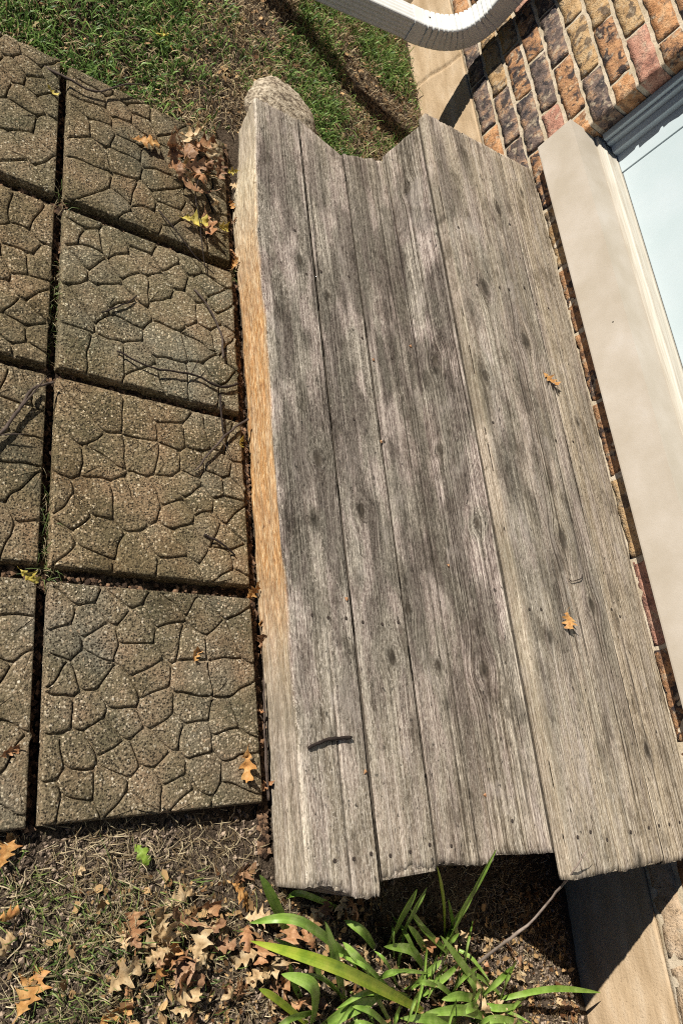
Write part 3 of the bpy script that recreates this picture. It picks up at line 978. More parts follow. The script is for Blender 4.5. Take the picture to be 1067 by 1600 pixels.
# rows beyond the frame in one piece, as plain courses of the same wall
t = NT('plain_brickwork')
bt = t.n('ShaderNodeTexBrick')
mp = t.n('ShaderNodeMapping'); mp.inputs['Rotation'].default_value = (math.pi / 2, 0, math.pi / 2)
sx = t.sep(t.coord()); cb = t.n('ShaderNodeCombineXYZ'); t.l(sx[1], cb.inputs[0]); t.l(sx[2], cb.inputs[1])
t.l(cb.outputs[0], bt.inputs['Vector'])
bt.inputs['Scale'].default_value = 1.0; bt.inputs['Brick Width'].default_value = PER; bt.inputs['Row Height'].default_value = CH; bt.inputs['Mortar Size'].default_value = 0.008
bt.inputs['Color1'].default_value = (0.42, 0.24, 0.14, 1); bt.inputs['Color2'].default_value = (0.16, 0.12, 0.11, 1); bt.inputs['Mortar'].default_value = (0.5, 0.42, 0.31, 1)
PLAIN = t.done(bt.outputs[0], 0.9, t.bump(bt.outputs[1], 0.6, 0.01), 0.1)
box_obj('upper_wall', (XW, Y_COR + 0.006, 1.75), (XW + 0.12, 9.0, 3.2), PLAIN, wall, 0.0, WALL0)
box_obj('upper_wall', (XW - 0.001, 4.62, 0.129), (XW + 0.004, 9.0, 1.749), PLAIN, wall, 0.0, WALL0)
box_obj('upper_wall', (XW, -7.0, 0.129), (XW + 0.12, -1.65, 3.2), PLAIN, wall, 0.0, WALL0)
box_obj('upper_wall', (XW, -1.649, 2.67), (XW + 0.12, Y_COR + 0.005, 3.2), PLAIN, wall, 0.0, WALL0)
box_obj('sky_blocking_eave', (XW - 0.55, -7.0, 3.202), (XW + 0.12, 9.0, 3.30), CREAM, wall, 0.0, WALL0)  # unseen eave, added to cut the sky light reaching the wall
XS = 2.029
ZS0, ZS1, ZS2 = 0.401, 0.5515, 0.556


def extrude_y(name, prof, y0, y1, mat, parent, off, smooth=False, ny_=2):
    n = len(prof); v = []; f = []
    for s in range(ny_):
        y = y0 + (y1 - y0) * s / (ny_ - 1)
        v += [(p[0] - off[0], y - off[1], p[1] - off[2]) for p in prof]
    for s in range(ny_ - 1):
        for k in range(n): f.append([s * n + k, s * n + (k + 1) % n, (s + 1) * n + (k + 1) % n, (s + 1) * n + k])
    f.append(list(range(n))[::-1]); f.append([(ny_ - 1) * n + k for k in range(n)])
    f = [q[::-1] for q in f]
    return obj(name, new_mesh(name, v, f, [mat], smooth), parent)


sill_prof = [(2.17, ZS0), (XS + 0.006, ZS0), (XS + 0.001, ZS0 + 0.003), (XS, ZS0 + 0.008), (XS, ZS1), (2.17, ZS2)]
sill = extrude_y('door_sill', sill_prof, -1.6, 2.165, LIME, None, (0, 0, 0), False, 2)
sill.data.update()
tag(sill, 'long smooth cream limestone door sill above the top step', 'door sill', None, 'thing')
# small pit in the sill face
pt = onx(957, 503, XS)
pv, pf = tube([(0.001, 0, 0), (-0.0006, 0, 0)], [0.004, 0.0025], 8)
obj('pit_mark', new_mesh('pit_mark', pv, pf, [DARKWOOD]), sill, pt)

D0 = (2.2, 1.0, 0.55)
door = empty('front_door', D0, 'white painted house door in its white frame above the sill', 'door')
DX, DZ_ = -0.032, 0.0095
th = [(2.194, 0.546), (2.194, 0.557), (2.199, 0.5605), (2.204, 0.558), (2.207, 0.5605), (2.210, 0.559), (2.213, 0.562), (2.216, 0.5605), (2.219, 0.564), (2.224, 0.5655), (2.229, 0.564),
      (2.230, 0.558), (2.233, 0.558), (2.234, 0.5645), (2.262, 0.569), (2.266, 0.572), (2.28, 0.572), (2.28, 0.546)]
th = [(a + DX, b + DZ_) for a, b in th]
extrude_y('threshold', th, -1.6, 2.148, CREAM, door, D0)
ZD = 0.5725 + DZ_
box_obj('door_panel', (2.2735 + DX, -1.64, ZD + 0.0015), (2.29, 2.001, 2.60), WHITE, door, 0.003, D0)
box_obj('door_frame', (2.2715 + DX, 2.005, ZD), (2.289, 2.082, 2.64), WHITE, door, 0.002, D0)
box_obj('door_frame', (2.245 + DX, 2.0822, ZD), (2.288, 2.112, 2.64), WHITE, door, 0.003, D0)
for (xa, ya, yb) in ((2.222, 2.1123, 2.124), (2.206, 2.1243, 2.150)):
    box_obj('brick_moulding', (xa + DX, ya, ZD - 0.0015), (2.287, yb, 2.66), WHITE, door, 0.004, D0)

# ------------------------------------------------------------------ downspout
YN, YF = 2.871, 2.972
DS0 = (2.0, 2.92, 0.3)
dsp = empty('downspout', DS0, 'white metal downspout elbow turning out from the brick wall over the grass', 'downspout')


def rect_section(hd, hw, ridges=True):
    """closed outline (depth, width) of a corrugated rectangular pipe"""
    o = []
    r = 0.010
    def side(p, q, nrm, m):
        L = math.hypot(q[0] - p[0], q[1] - p[1])
        for k in range(m):
            s = k / m
            d = 0.0022 * (1 if ridges else 0) * (0.5 - 0.5 * math.cos(2 * math.pi * s * 4)) if 0 < k else 0
            o.append((p[0] + (q[0] - p[0]) * s - nrm[0] * d, p[1] + (q[1] - p[1]) * s - nrm[1] * d))
    def corner(cx, cy, a0):
        for k in range(4):
            a = a0 + math.pi / 2 * k / 4
            o.append((cx + r * math.cos(a), cy + r * math.sin(a)))
    corner(hd - r, hw - r, 0); side((hd - r, hw), (-hd + r, hw), (0, 1), 16)
    corner(-hd + r, hw - r, math.pi / 2); side((-hd, hw - r), (-hd, -hw + r), (-1, 0), 16)
    corner(-hd + r, -hw + r, math.pi); side((-hd + r, -hw), (hd - r, -hw), (0, -1), 16)
    corner(hd - r, -hw + r, 1.5 * math.pi); side((hd, -hw + r), (hd, hw - r), (1, 0), 16)
    return o


def sweep_pipe(name, path, scales, hd, hw, crimp=None, ridges=True):
    sec = rect_section(hd, hw, ridges); n = len(sec); v = []; f = []
    yc = (YN + YF) / 2
    for i, p in enumerate(path):
        a = path[max(i - 1, 0)]; b = path[min(i + 1, len(path) - 1)]
        tx, tz = b[0] - a[0], b[1] - a[1]; L = math.hypot(tx, tz); tx /= L; tz /= L
        nxx, nzz = tz, -tx           # in-plane normal
        for (d, w) in sec:
            s = scales[i]; c = crimp[i] if crimp else 0.0
            # crimps bite into the two sides and the inside of the bend
            ins = max(0.0, d / hd) * 0.6 + 0.4
            dd = d * s - (c * ins if d > 0 else 0); ww = (abs(w) * s - c * ins * (1 if abs(w) > hw * 0.5 else 0)) * (1 if w > 0 else -1)
            v.append((p[0] + nxx * dd - DS0[0], yc + ww - DS0[1], p[1] + nzz * dd - DS0[2]))
    for i in range(len(path) - 1):
        for k in range(n): f.append([i * n + k, i * n + (k + 1) % n, (i + 1) * n + (k + 1) % n, (i + 1) * n + k])
    f.append(list(range(n))); f.append([(len(path) - 1) * n + k for k in range(n)][::-1])
    return obj(name, new_mesh(name, v, f, [ENAMEL], False), dsp)


HD, HW = 0.046, (YF - YN) / 2
ctrl = [(2.005, 0.47), (2.007, 0.40), (2.005, 0.345), (1.990, 0.285), (1.958, 0.235), (1.912, 0.198), (1.860, 0.174), (1.800, 0.155), (1.752, 0.146)]


def spline(c, m):
    o = []
    c = [np.array(q, float) for q in c]
    for i in range(len(c) - 1):
        p0, p1, p2, p3 = c[max(i - 1, 0)], c[i], c[i + 1], c[min(i + 2, len(c) - 1)]
        for k in range(m):
            s = k / m
            o.append(0.5 * (2 * p1 + (p2 - p0) * s + (2 * p0 - 5 * p1 + 4 * p2 - p3) * s * s + (3 * p1 - p0 - 3 * p2 + p3) * s ** 3))
    o.append(c[-1]); return o


pe = spline(ctrl, 14)
cr = []
for i in range(len(pe)):
    s = i / (len(pe) - 1)
    if 0.12 < s < 0.9:
        ph = (s - 0.12) / 0.78 * 15
        cr.append(0.0065 * max(0, math.cos(2 * math.pi * ph)) ** 6)
    else: cr.append(0.0)
sweep_pipe('elbow', pe, [1.035] * len(pe), HD, HW, cr, False)
sweep_pipe('pipe', [(2.005, 2.6), (2.005, 1.6), (2.005, 0.9), (2.0055, 0.44)], [1.0] * 4, HD, HW)
sweep_pipe('extension', [(1.79, 0.153), (1.70, 0.137), (1.4, 0.080), (1.05, 0.014)], [0.985] * 4, HD, HW)
q = onx(673, 28, 1.80)
obj('screw', sc_me, dsp, (1.815 - DS0[0], 2.925 - DS0[1], 0.2095 - DS0[2]), (0, -0.2, 0))

# ------------------------------------------------------------------ stone lump at the end of the lower tread
import bmesh
bm = bmesh.new()
bmesh.ops.create_icosphere(bm, subdivisions=5, radius=1.0)
co = np.array([v.co[:] for v in bm.verts])
lum = 0.20 * (fbm(co[:, 0] * 1.6 + 5, co[:, 1] * 1.6 + co[:, 2], 41, 3) - 0.5) + 0.10 * (fbm(co[:, 0] * 11 + 9, co[:, 1] * 11 + co[:, 2] * 8, 43, 4) - 0.5)
co = co * (1 + lum)[:, None] * np.array([0.145, 0.140, 0.074])
for v, c in zip(bm.verts, co): v.co = Vector(c)
rme = bpy.data.meshes.new('rock'); bm.to_mesh(rme); bm.free()
rme.materials.append(ROCK)
rme.polygons.foreach_set('use_smooth', np.ones(len(rme.polygons), dtype=bool))
tag(obj('rock', rme, None, (1.172, 2.170, -0.008), (0.05, 0.12, -0.30)), 'rough speckled tan stone lump against the far end of the lower step', 'rock')

# ------------------------------------------------------------------ fallen leaves
def oak_mesh(mat, L, seed, curl, fold, lobes=4, wmax=0.40, deep=0.65, crump=0.05):
    r = random.Random(seed)
    n = lobes * 7 + 3
    mid = []; lf = []; rt = []
    amp = [[r.uniform(0.72, 1.2) for _ in range(lobes + 2)] for _ in range(2)]
    sh_ = [r.uniform(-0.08, 0.08) for _ in range(2)]
    for i in range(n + 1):
        s = i / n
        env = (math.sin(math.pi * min(1, 0.05 + s * 0.93)) ** 0.7) * (0.72 + 0.55 * s if s < 0.65 else 1.08)
        w2 = []
        for q in range(2):
            ph = (s * lobes + sh_[q]) % 1.0; k = min(lobes, int(max(0, s * lobes + sh_[q])))
            lob = 1 - deep * (0.5 + 0.5 * math.cos(2 * math.pi * ph)) ** 0.55
            tooth = 1 + 0.10 * math.sin(2 * math.pi * ph * 3 + q + seed)
            w2.append((max(0.02, wmax * env * lob * amp[q][k] * tooth) * L, lob))
        if i == n: w2 = [(0.002, 0.3), (0.002, 0.3)]
        bend = 0.10 * L * math.sin(2.2 * s + seed) * 0.6
        mid.append((s * L, bend)); lf.append((s * L + 0.13 * L * (w2[0][1] - 0.35), bend + w2[0][0])); rt.append((s * L + 0.13 * L * (w2[1][1] - 0.35), bend - w2[1][0]))
    Q = ((lf, 1.0), (lf, 0.66), (lf, 0.33), (mid, 0), (rt, 0.33), (rt, 0.66), (rt, 1.0))
    v = []
    ca = r.uniform(0.6, 1.5); tw = r.uniform(-1.2, 1.2)
    for (a, q) in Q:
        for i in range(n + 1):
            x = mid[i][0] + (a[i][0] - mid[i][0]) * q; y = mid[i][1] + (a[i][1] - mid[i][1]) * q
            xx = x / L - 0.5; yy = y / L
            # roll the blade about its midrib and bend it along its length
            k = 2.6 * curl * (0.5 + ca * abs(xx))
            ang = yy * k * 2
            yr = math.sin(ang) / (2 * k) if abs(k) > 0.05 else yy
            z = (1 - math.cos(ang)) / (2 * k) if abs(k) > 0.05 else 0
            z += fold * abs(yr) + 0.9 * curl * xx * xx + tw * xx * yr
            z += crump * 2 * (float(fbm(xx * 6 + seed, yy * 6 + 3, seed, 3)) - 0.5) * 2
            v.append((x - L / 2, yr * L, z * L))
    m = n + 1; f = []
    for c in range(6):
        for i in range(n): f.append([c * m + i, c * m + i + 1, (c + 1) * m + i + 1, (c + 1) * m + i])
    b = len(v); p0 = v[3 * m]
    for k in range(5):
        for s in (-1, 1): v.append((p0[0] - 0.06 * L * k, p0[1] + s * 0.0011 + 0.012 * L * k * k * 0.4, p0[2] + 0.012 * L * k * k))
    for k in range(4): f.append([b + 2 * k, b + 2 * k + 1, b + 2 * k + 3, b + 2 * k + 2])
    zmin = sorted(p[2] for p in v)[len(v) // 12]
    v = [(p[0], p[1], p[2] - zmin) for p in v]
    k = len(v)
    v2 = v + [(p[0], p[1], p[2] - 0.0006) for p in v]
    f2 = f + [[i + k for i in q][::-1] for q in f]
    return new_mesh('oak_leaf', v2, f2, [mat])


LM = {}
for c in LEAFM:
    LM[c] = [oak_mesh(LEAFM[c], random.uniform(0.085, 0.105), 100 + i * 7 + len(c), (0.25, -0.3, 0.6, 0.9, -0.7, 1.2, 0.45, -1.0)[i], random.uniform(-0.1, 0.45), random.choice((3, 3, 4)),
                     random.uniform(0.36, 0.50), random.uniform(0.62, 0.8), random.uniform(0.03, 0.09)) for i in range(8)]


def leaf(px, py, zsurf, colr, label, rot, size=1.0, tilt=(0, 0), lift=0.002, var=0, group=None, name='oak_leaf', cat='leaf'):
    p = on_ground(px, py, lift) if zsurf is None else at(px, py, zsurf + lift)
    o = obj(name, LM[colr][var % 8], None, p, (tilt[0], tilt[1], rot))
    o.scale = (size, size, size)
    return tag(o, label, cat, group)


G_ST = 'single leaves fallen on the step and paving'
leaf(860, 594, ZU, 'orange', 'small orange leaf curled on the upper tread, nearest the far end', -0.9, 0.62, (0.1, -0.3), 0.004, 0, G_ST)
leaf(886, 970, ZU, 'orange', 'small bright orange leaf in the middle of the upper tread', -1.9, 0.52, (0.25, -0.1), 0.006, 1, G_ST)
leaf(306, 1024, 0.0, 'orange', 'small orange star-shaped leaf in the middle of the nearest slab', 1.1, 0.42, (0.1, 0.2), 0.002, 2, G_ST)
leaf(385, 1196, 0.0, 'orange', 'pointed orange leaf standing at the step side of the nearest slab', -1.5, 0.72, (0.5, 0.15), 0.008, 3, G_ST)
leaf(230, 222, 0.0, 'orange', 'orange-brown leaf lying flat on the farthest slab', 0.2, 0.72, (0.3, -0.2), 0.012, 4, G_ST)
leaf(82, 143, 0.0, 'yellow', 'small yellow leaf on the corner of the far left slab', -0.5, 0.4, (0.1, 0.1), 0.003, 5, G_ST)
leaf(46, 901, 0.0, 'yellow', 'narrow pale yellow leaf over the slab gap at the left edge', -0.6, 0.5, (0.6, 0.1), 0.004, 1, G_ST)
leaf(15, 1176, 0.0, 'russet', 'small reddish leaf on the left slab nearest the soil', 0.4, 0.36, (0.2, 0.2), 0.003, 2, G_ST)
leaf(305, 345, 0.0, 'yellow', 'yellow leaf at the right corner of the farthest slab', 0.1, 0.75, (0.15, -0.2), 0.014, 0, G_ST)
leaf(325, 352, 0.0, 'russet', 'rust orange leaf overlapping a yellow leaf on the farthest slab', -1.2, 0.72, (0.5, 0.1), 0.014, 3, G_ST)
leaf(347, 357, 0.0, 'yellow', 'small yellow leaf beside the step on the farthest slab', 0.5, 0.45, (0.2, 0.3), 0.01, 2, G_ST)
leaf(335, 318, 0.0, 'tan', 'pale tan leaf above the yellow leaves on the farthest slab', 0.8, 0.5, (0.2, 0.3), 0.01, 4, G_ST)
G_PILE = 'crumpled leaves piled on the farthest slab'
for i, (px, py, c) in enumerate([(278, 212, 'brown'), (296, 224, 'tan'), (312, 235, 'brown'), (300, 248, 'russet'), (283, 240, 'brown'), (318, 262, 'brown'), (294, 275, 'tan'), (312, 282, 'russet'), (272, 226, 'brown'), (330, 240, 'tan'), (305, 262, 'brown'), (288, 256, 'tan'), (322, 250, 'brown'), (300, 212, 'tan'), (318, 225, 'russet'), (284, 268, 'brown'), (308, 296, 'brown'), (326, 276, 'tan'), (268, 240, 'russet'), (340, 262, 'brown'), (296, 238, 'brown')]):
    leaf(px, py, 0.0, c, 'crumpled %s leaf in the pile on the farthest slab' % {'brown': 'dark brown', 'tan': 'pale tan', 'russet': 'rust brown'}[c], random.uniform(-3, 3), random.uniform(0.55, 0.95), (random.uniform(-.9, .9), random.uniform(-.9, .9)), random.uniform(0.004, 0.05), i, G_PILE)
G_GAP = 'leaves caught in the gap beside the lower step'
gapl = [(364, 268, 'yellow', 'yellow'), (368, 292, 'tan', 'tan'), (362, 320, 'orange', 'orange'), (367, 345, 'brown', 'brown'), (364, 398, 'russet', 'rust'), (366, 412, 'orange', 'orange'),
        (369, 575, 'russet', 'rust'), (376, 690, 'yellow', 'yellow'), (403, 912, 'tan', 'tan'), (396, 925, 'orange', 'orange'), (406, 975, 'orange', 'orange'), (404, 1110, 'russet', 'rust'), (412, 1160, 'brown', 'brown'), (413, 1230, 'russet', 'rust'), (408, 1000, 'brown', 'brown')]
for i, (px, py, c, w) in enumerate(gapl):
    leaf(px, py, -0.012, c, '%s leaf wedged between the slabs and the lower step' % w, random.uniform(-3, 3), random.uniform(0.28, 0.46), (random.uniform(-.8, .8), random.uniform(-.8, .8)), 0.0, i, G_GAP)
leaf(376, 692, 0.0, 'yellow', 'yellow star-shaped leaf against the orange front edge of the step', 1.3, 0.45, (0.5, 0.3), 0.004, 3, G_GAP)
G_SOIL = 'leaves lying on the soil and lawn'
sing = [(250, 55, 'yellow', 'large golden yellow leaf on the lawn at the top of the photo', 0.9, 0.85), (263, 73, 'orange', 'small orange leaf just below the golden leaf on the lawn', 0.2, 0.4),
        (552, 133, 'tan', 'pale tan leaf in the shaded grass between rock and wall', 1.0, 0.62), (654, 118, 'orange', 'small orange leaf at the foot of the foundation wall', 0.5, 0.42),
        (452, 78, 'tan', 'tan leaf in the grass behind the rock', 0.4, 0.5), (640, 128, 'tan', 'pale leaf below the foundation crack in the grass', 2.0, 0.5),
        (8, 1328, 'orange', 'orange leaf on the soil at the left edge below the slabs', 1.2, 0.85), (222, 1334, 'green', 'green oak leaf on bare soil below the nearest slab', -1.0, 0.62),
        (122, 1362, 'tan', 'small pale folded leaf on the soil below the nearest slab', 0.5, 0.34), (278, 1400, 'tan', 'broad tan leaf on the soil, largest of the pale ones', 0.4, 0.85),
        (318, 1424, 'russet', 'rust leaf with raised lobes beside the broad tan leaf', 0.1, 0.85), (380, 1368, 'brown', 'flat brown leaf on soil beside the corner of the step', 0.2, 0.85),
        (376, 1400, 'orange', 'orange-brown leaf below the flat brown leaf near the step', -0.8, 0.85), (335, 1450, 'brown', 'dark brown curled leaf below the rust leaf', 0.6, 0.7),
        (45, 1548, 'orange', 'large orange-brown oak leaf in the grass at the lower left corner', 1.0, 1.1), (10, 1428, 'orange', 'narrow orange leaf on the grass at the left edge', 0.2, 0.62),
        (210, 1450, 'russet', 'tall rust leaf standing in the litter above a pale leaf', 1.5, 0.85), (238, 1466, 'tan', 'pale leaf with brown rim in the litter beside a rust leaf', 0.6, 0.85),
        (260, 1500, 'orange', 'orange leaf with a hole in the litter left of the green shoots', 0.9, 0.95), (180, 1585, 'orange', 'orange leaf at the bottom edge left of the litter', 0.4, 0.85),
        (3, 1480, 'tan', 'pale leaf half outside the left edge of the photo', 0.8, 0.7)]
for i, (px, py, c, lab, r, s) in enumerate(sing):
    leaf(px, py, None, c, lab, r, s * 0.8, (random.uniform(-.35, .35), random.uniform(-.35, .35)), 0.012, i, G_SOIL)
G_LIT = 'dry oak leaves in the litter at the foot of the steps'
WORD = {'brown': 'dark brown', 'russet': 'rust brown', 'tan': 'pale tan', 'orange': 'orange'}
for i in range(84):
    c = random.choice(['brown', 'russet', 'tan', 'tan', 'tan', 'brown'])
    if i < 40:
        px, py = random.uniform(190, 470), random.uniform(1420, 1610)
        if py < 1400 + (470 - px) * 0.2: py += 60
        w = 'left of the green shoots'
    elif i < 74:
        px, py = random.uniform(420, 820), random.uniform(1415, 1605)
        if px > 600: py = max(py, 1450 + (px - 600) * 0.15)
        w = 'among the green shoots'
    else:
        px, py = random.uniform(760, 900), random.uniform(1490, 1610)
        py = max(py, 1490 + (px - 790) * 0.9)
        w = 'beside the foundation wall'
    leaf(px, py, None, c, '%s oak leaf in the litter %s' % (WORD[c], w), random.uniform(-3.1, 3.1), random.uniform(0.4, 0.78),
         (random.uniform(-.9, .9), random.uniform(-.9, .9)), random.uniform(0.003, 0.03), random.randint(0, 7), G_LIT)
ORD = ['first', 'second', 'third', 'fourth', 'fifth', 'sixth', 'seventh', 'eighth', 'ninth', 'tenth', 'eleventh', 'twelfth', 'thirteenth', 'fourteenth', 'fifteenth', 'sixteenth',
       'seventeenth', 'eighteenth', 'nineteenth', 'twentieth'] + ['twenty-' + w for w in ('first', 'second', 'third', 'fourth', 'fifth', 'sixth', 'seventh', 'eighth', 'ninth')] + ['thirtieth'] + ['thirty-' + w for w in ('first', 'second', 'third', 'fourth', 'fifth', 'sixth')]


def pix(p):
    d = RC @ (np.array(p) - np.array([0, 0, CAM_H]))
    return 533.5 + FPX * d[0] / d[2], 800 + FPX * d[1] / d[2]


def rank_labels(group, axis_, text):
    by = {}
    for o in COL.objects:
        if o.get('group') == group: by.setdefault(o['label'], []).append(o)
    for lab, os_ in by.items():
        if len(os_) < 2: continue
        os_.sort(key=lambda o: pix(o.location)[axis_])
        for k, o in enumerate(os_): o['label'] = text % (ORD[k], lab)


rank_labels(G_LIT, 0, '%s from left, %s')
rank_labels(G_PILE, 0, '%s from left, %s')
rank_labels(G_GAP, 1, '%s from far end, %s')
# flecks of leaf on the boards
ch_v = [(-.005, -.004, 0), (.005, -.003, .002), (.004, .005, .001), (-.003, .004, .003), (0, 0, .005)]
ch_f = [[0, 1, 4], [1, 2, 4], [2, 3, 4], [3, 0, 4], [3, 2, 1, 0]]
chip = new_mesh('leaf_chip', ch_v, ch_f, [LEAFM['russet']], False)
chips = [(541, 936, 'between the nail rows of the lower step', ZL), (570, 1206, 'near the near end of the lower step', ZL), (583, 562, 'on the second joint of the lower step', ZL), (641, 541, 'on the riser side of the lower step', ZL),
         (757, 1242, 'at the foot of the riser near its near end', ZL), (700, 884, 'at the foot of the riser near its middle', ZL), (715, 720, 'beside the riser on the lower step', ZL), (595, 690, 'on the dark joint at mid length', ZL)]
for (px, py, w, z) in chips:
    p = at(px, py, z); o = obj('leaf_chip', chip, None, p, (0, 0, random.uniform(0, 6)))
    tag(o, 'tiny rust leaf fleck ' + w, 'leaf fleck', 'leaf flecks on the boards')

# ------------------------------------------------------------------ twigs
def twig(name, pts, r0, r1, mat, label, cat='twig', jitter=0.0015, side=()):
    pts = [Vector(p) for p in pts]
    fine = [Vector(q) for q in spline([tuple(p) for p in pts], 6)]
    fine = [p + Vector((random.uniform(-1, 1), random.uniform(-1, 1), random.uniform(-.3, .6))) * jitter for p in fine]
    o0 = fine[0].copy()
    n = len(fine)
    v, f = tube([p - o0 for p in fine], [(r0 + (r1 - r0) * i / (n - 1)) * random.uniform(0.85, 1.2) for i in range(n)], 6)
    for (i, d, L, r) in side:
        a = fine[int(i * (n - 1))]; d = Vector(d).normalized()
        v2, f2 = tube([a - o0, a + d * L * .5 - o0 + Vector((0, 0, .002)), a + d * L - o0], [r, r * .8, r * .4], 5)
        b = len(v); v = list(v) + list(v2); f = list(f) + [[k + b for k in q] for q in f2]
    return tag(obj(name, new_mesh(name, v, f, [mat]), None, o0), label, cat, 'dead twigs and stems')


T = lambda px, py, z=0.004: at(px, py, z)
twig('twig', [T(482, 1169, ZL + .004), T(500, 1160, ZL + .006), T(520, 1154, ZL + .006), T(549, 1152, ZL + .006)], 0.0035, 0.0042, TWIGDARK, 'short dark curved twig lying across the lower step', jitter=0.001)
twig('twig', [on_ground(738, 1511, 0.01), T(790, 1471, 0.06), T(830, 1440, 0.14), T(868, 1394, .24), T(893, 1364, .325), T(914, 1332, .37)], 0.0042, 0.0016, TWIGPALE, 'long pale bare stem leaning up past the corner of the upper step', jitter=0.001,
     side=((0.94, (-.6, .4, .3), .035, .001), (0.99, (.4, .6, .4), .03, .001), (0.97, (-.2, -.8, .5), .02, .001)))
twig('twig', [T(-20, 700, .012), T(10, 668, .014), T(38, 628, .016), T(55, 606, .016), T(86, 597, .012)], 0.0045, 0.0025, TWIG, 'forked brown branch on the left slab reaching the slab gap', side=((0.45, (.5, .9, .1), .10, .0025), (0.2, (.9, .2, .1), .06, .002)))
twig('twig', [T(304, 452, .006), T(325, 478, .012), T(345, 520, .014), T(349, 560, .010)], 0.0025, 0.003, TWIG, 'bent grey-brown stem on the second slab near the step')
twig('twig', [T(183, 548, .006), T(240, 575, .014), T(300, 585, .012), T(345, 604, .012), T(372, 600, .012)], 0.0022, 0.0035, TWIGDARK, 'dark stem lying across the slab gap toward the step', side=((0.5, (.3, .8, .2), .06, .0015),))
twig('twig', [T(388, 655, .012), T(362, 672, .012), T(330, 705, .012), T(305, 736, .006)], 0.0035, 0.002, TWIG, 'brown twig on the third slab pointing at the step', side=((0.5, (.5, -.8, .1), .05, .0015),))
twig('twig', [T(344, 618, .012), T(346, 650, .014), T(350, 682, .01)], 0.003, 0.0022, TWIGDARK, 'short dark twig crossing the slab gap beside the step')
twig('twig', [T(318, 262, .05), T(306, 300, .04), T(312, 345, .03), T(318, 398, .02), T(322, 425, .006)], 0.0016, 0.0014, TWIGDARK, 'thin reddish upright stem beside the crumpled leaf pile', jitter=0.0006)
twig('twig', [T(248, 328, .006), T(275, 360, .02), T(305, 400, .02), T(335, 428, .01)], 0.0018, 0.0014, TWIGDARK, 'thin dark stem slanting over the far slab joint', jitter=0.0006)
twig('twig', [on_ground(60, 100, .02), T(105, 122, .012), T(150, 143, .012), T(195, 132, .02), T(225, 133, .02)], 0.004, 0.0015, TWIG, 'grey twig along the lawn edge of the farthest slab')
twig('twig', [T(412, 1060, -.006), T(413, 1120, -.002), T(415, 1180, -.004), T(419, 1250, -.012)], 0.0022, 0.0032, TWIG, 'dark stick wedged in the gap beside the step front', side=((0.4, (-.6, .5, .5), .03, .002),))
twig('twig', [T(160, 488, .005), T(195, 475, .008), T(215, 462, .006)], 0.002, 0.0015, TWIGDARK, 'short dark stem on the second slab left of its middle')
twig('twig', [T(320, 836, .005), T(345, 848, .01), T(368, 868, .006)], 0.003, 0.0018, TWIGDARK, 'small dark twig on the third slab near its lower right corner')
twig('twig', [T(888, 904, ZU + .003), T(893, 908, ZU + .004), T(907, 904, ZU + .004), T(909, 897, ZU + .004)], 0.0012, 0.0012, TWIGDARK, 'tiny bent dark stem on the upper tread', jitter=0.0004)

# ------------------------------------------------------------------ strap-leaved plants
def strap(parent, P0, base, midp, tip, w, mat, droop=0.0):
    c = spline([tuple(base), tuple(midp), tuple(tip)], 7)
    c = [Vector(q) for q in c]
    n = len(c); v = []; f = []; lf_ = []
    for i, p in enumerate(c):
        s = i / (n - 1)
        tq = (c[min(i + 1, n - 1)] - c[max(i - 1, 0)]).normalized()
        sd = tq.cross(Vector((0, 0, 1)))
        if sd.length < 0.15: sd = Vector((0.4, -0.9, 0))
        sd.normalize()
        nr = sd.cross(tq)
        ww = 0.72 * w * (0.62 + 0.38 * min(1, s * 3)) * (1 - max(0, (s - 0.55) / 0.45) ** 1.8 * 0.97) / 2
        for k, q in enumerate((-1, -0.5, 0, 0.5, 1)):
            v.append(p + sd * ww * q + nr * (abs(q) ** 1.3) * ww * 0.35 - P0)
            lf_.append((q * w / 2, s * 0.3, 0))
    for i in range(n - 1):
        for k in range(4): f.append([i * 5 + k, i * 5 + k + 1, (i + 1) * 5 + k + 1, (i + 1) * 5 + k])
    m = len(v)
    v2 = v + [q - Vector((0, 0, 0.0009)) for q in v]
    f2 = f + [[i + m for i in q][::-1] for q in f]
    me = new_mesh('leaf', v2, f2, [mat])
    attr(me, 'lf', lf_ + lf_, 'FLOAT_VECTOR')
    return obj('leaf', me, parent)


def plant(px, py, label):
    b = Vector(on_ground(px, py, -0.005))
    return empty('strap_leaved_plant', b, label, 'plant', 'green strap-leaved plants at the near end of the steps'), b


def L(parent, P0, b, m, t_, w, mat):
    """leaf from base pixel through middle to tip; each with its own height above the soil"""
    strap(parent, P0, on_ground(b[0], b[1], b[2]), on_ground(m[0], m[1], m[2]), on_ground(t_[0], t_[1], t_[2]), w, mat)


pa, Pa = plant(560, 1540, 'spreading clump of broad yellow-green strap leaves left of the others')
L(pa, Pa, (660, 1580, .0), (530, 1514, .14), (391, 1470, .10), .034, STRAPY)
L(pa, Pa, (562, 1512, .0), (470, 1440, .14), (390, 1442, .09), .026, STRAP)
L(pa, Pa, (452, 1462, .0), (428, 1412, .07), (406, 1367, .12), .034, STRAP)
L(pa, Pa, (536, 1566, .0), (524, 1505, .10), (508, 1440, .16), .032, STRAP)
L(pa, Pa, (487, 1600, .0), (488, 1542, .10), (440, 1522, .08), .036, STRAP)
L(pa, Pa, (470, 1560, .0), (458, 1535, .05), (452, 1505, .09), .022, STRAP)
L(pa, Pa, (500, 1605, .0), (545, 1578, .06), (592, 1560, .05), .038, STRAP)
L(pa, Pa, (585, 1482, .0), (565, 1455, .06), (538, 1438, .05), .028, STRAP)
L(pa, Pa, (600, 1540, .0), (560, 1500, .06), (536, 1472, .05), .026, STRAP)
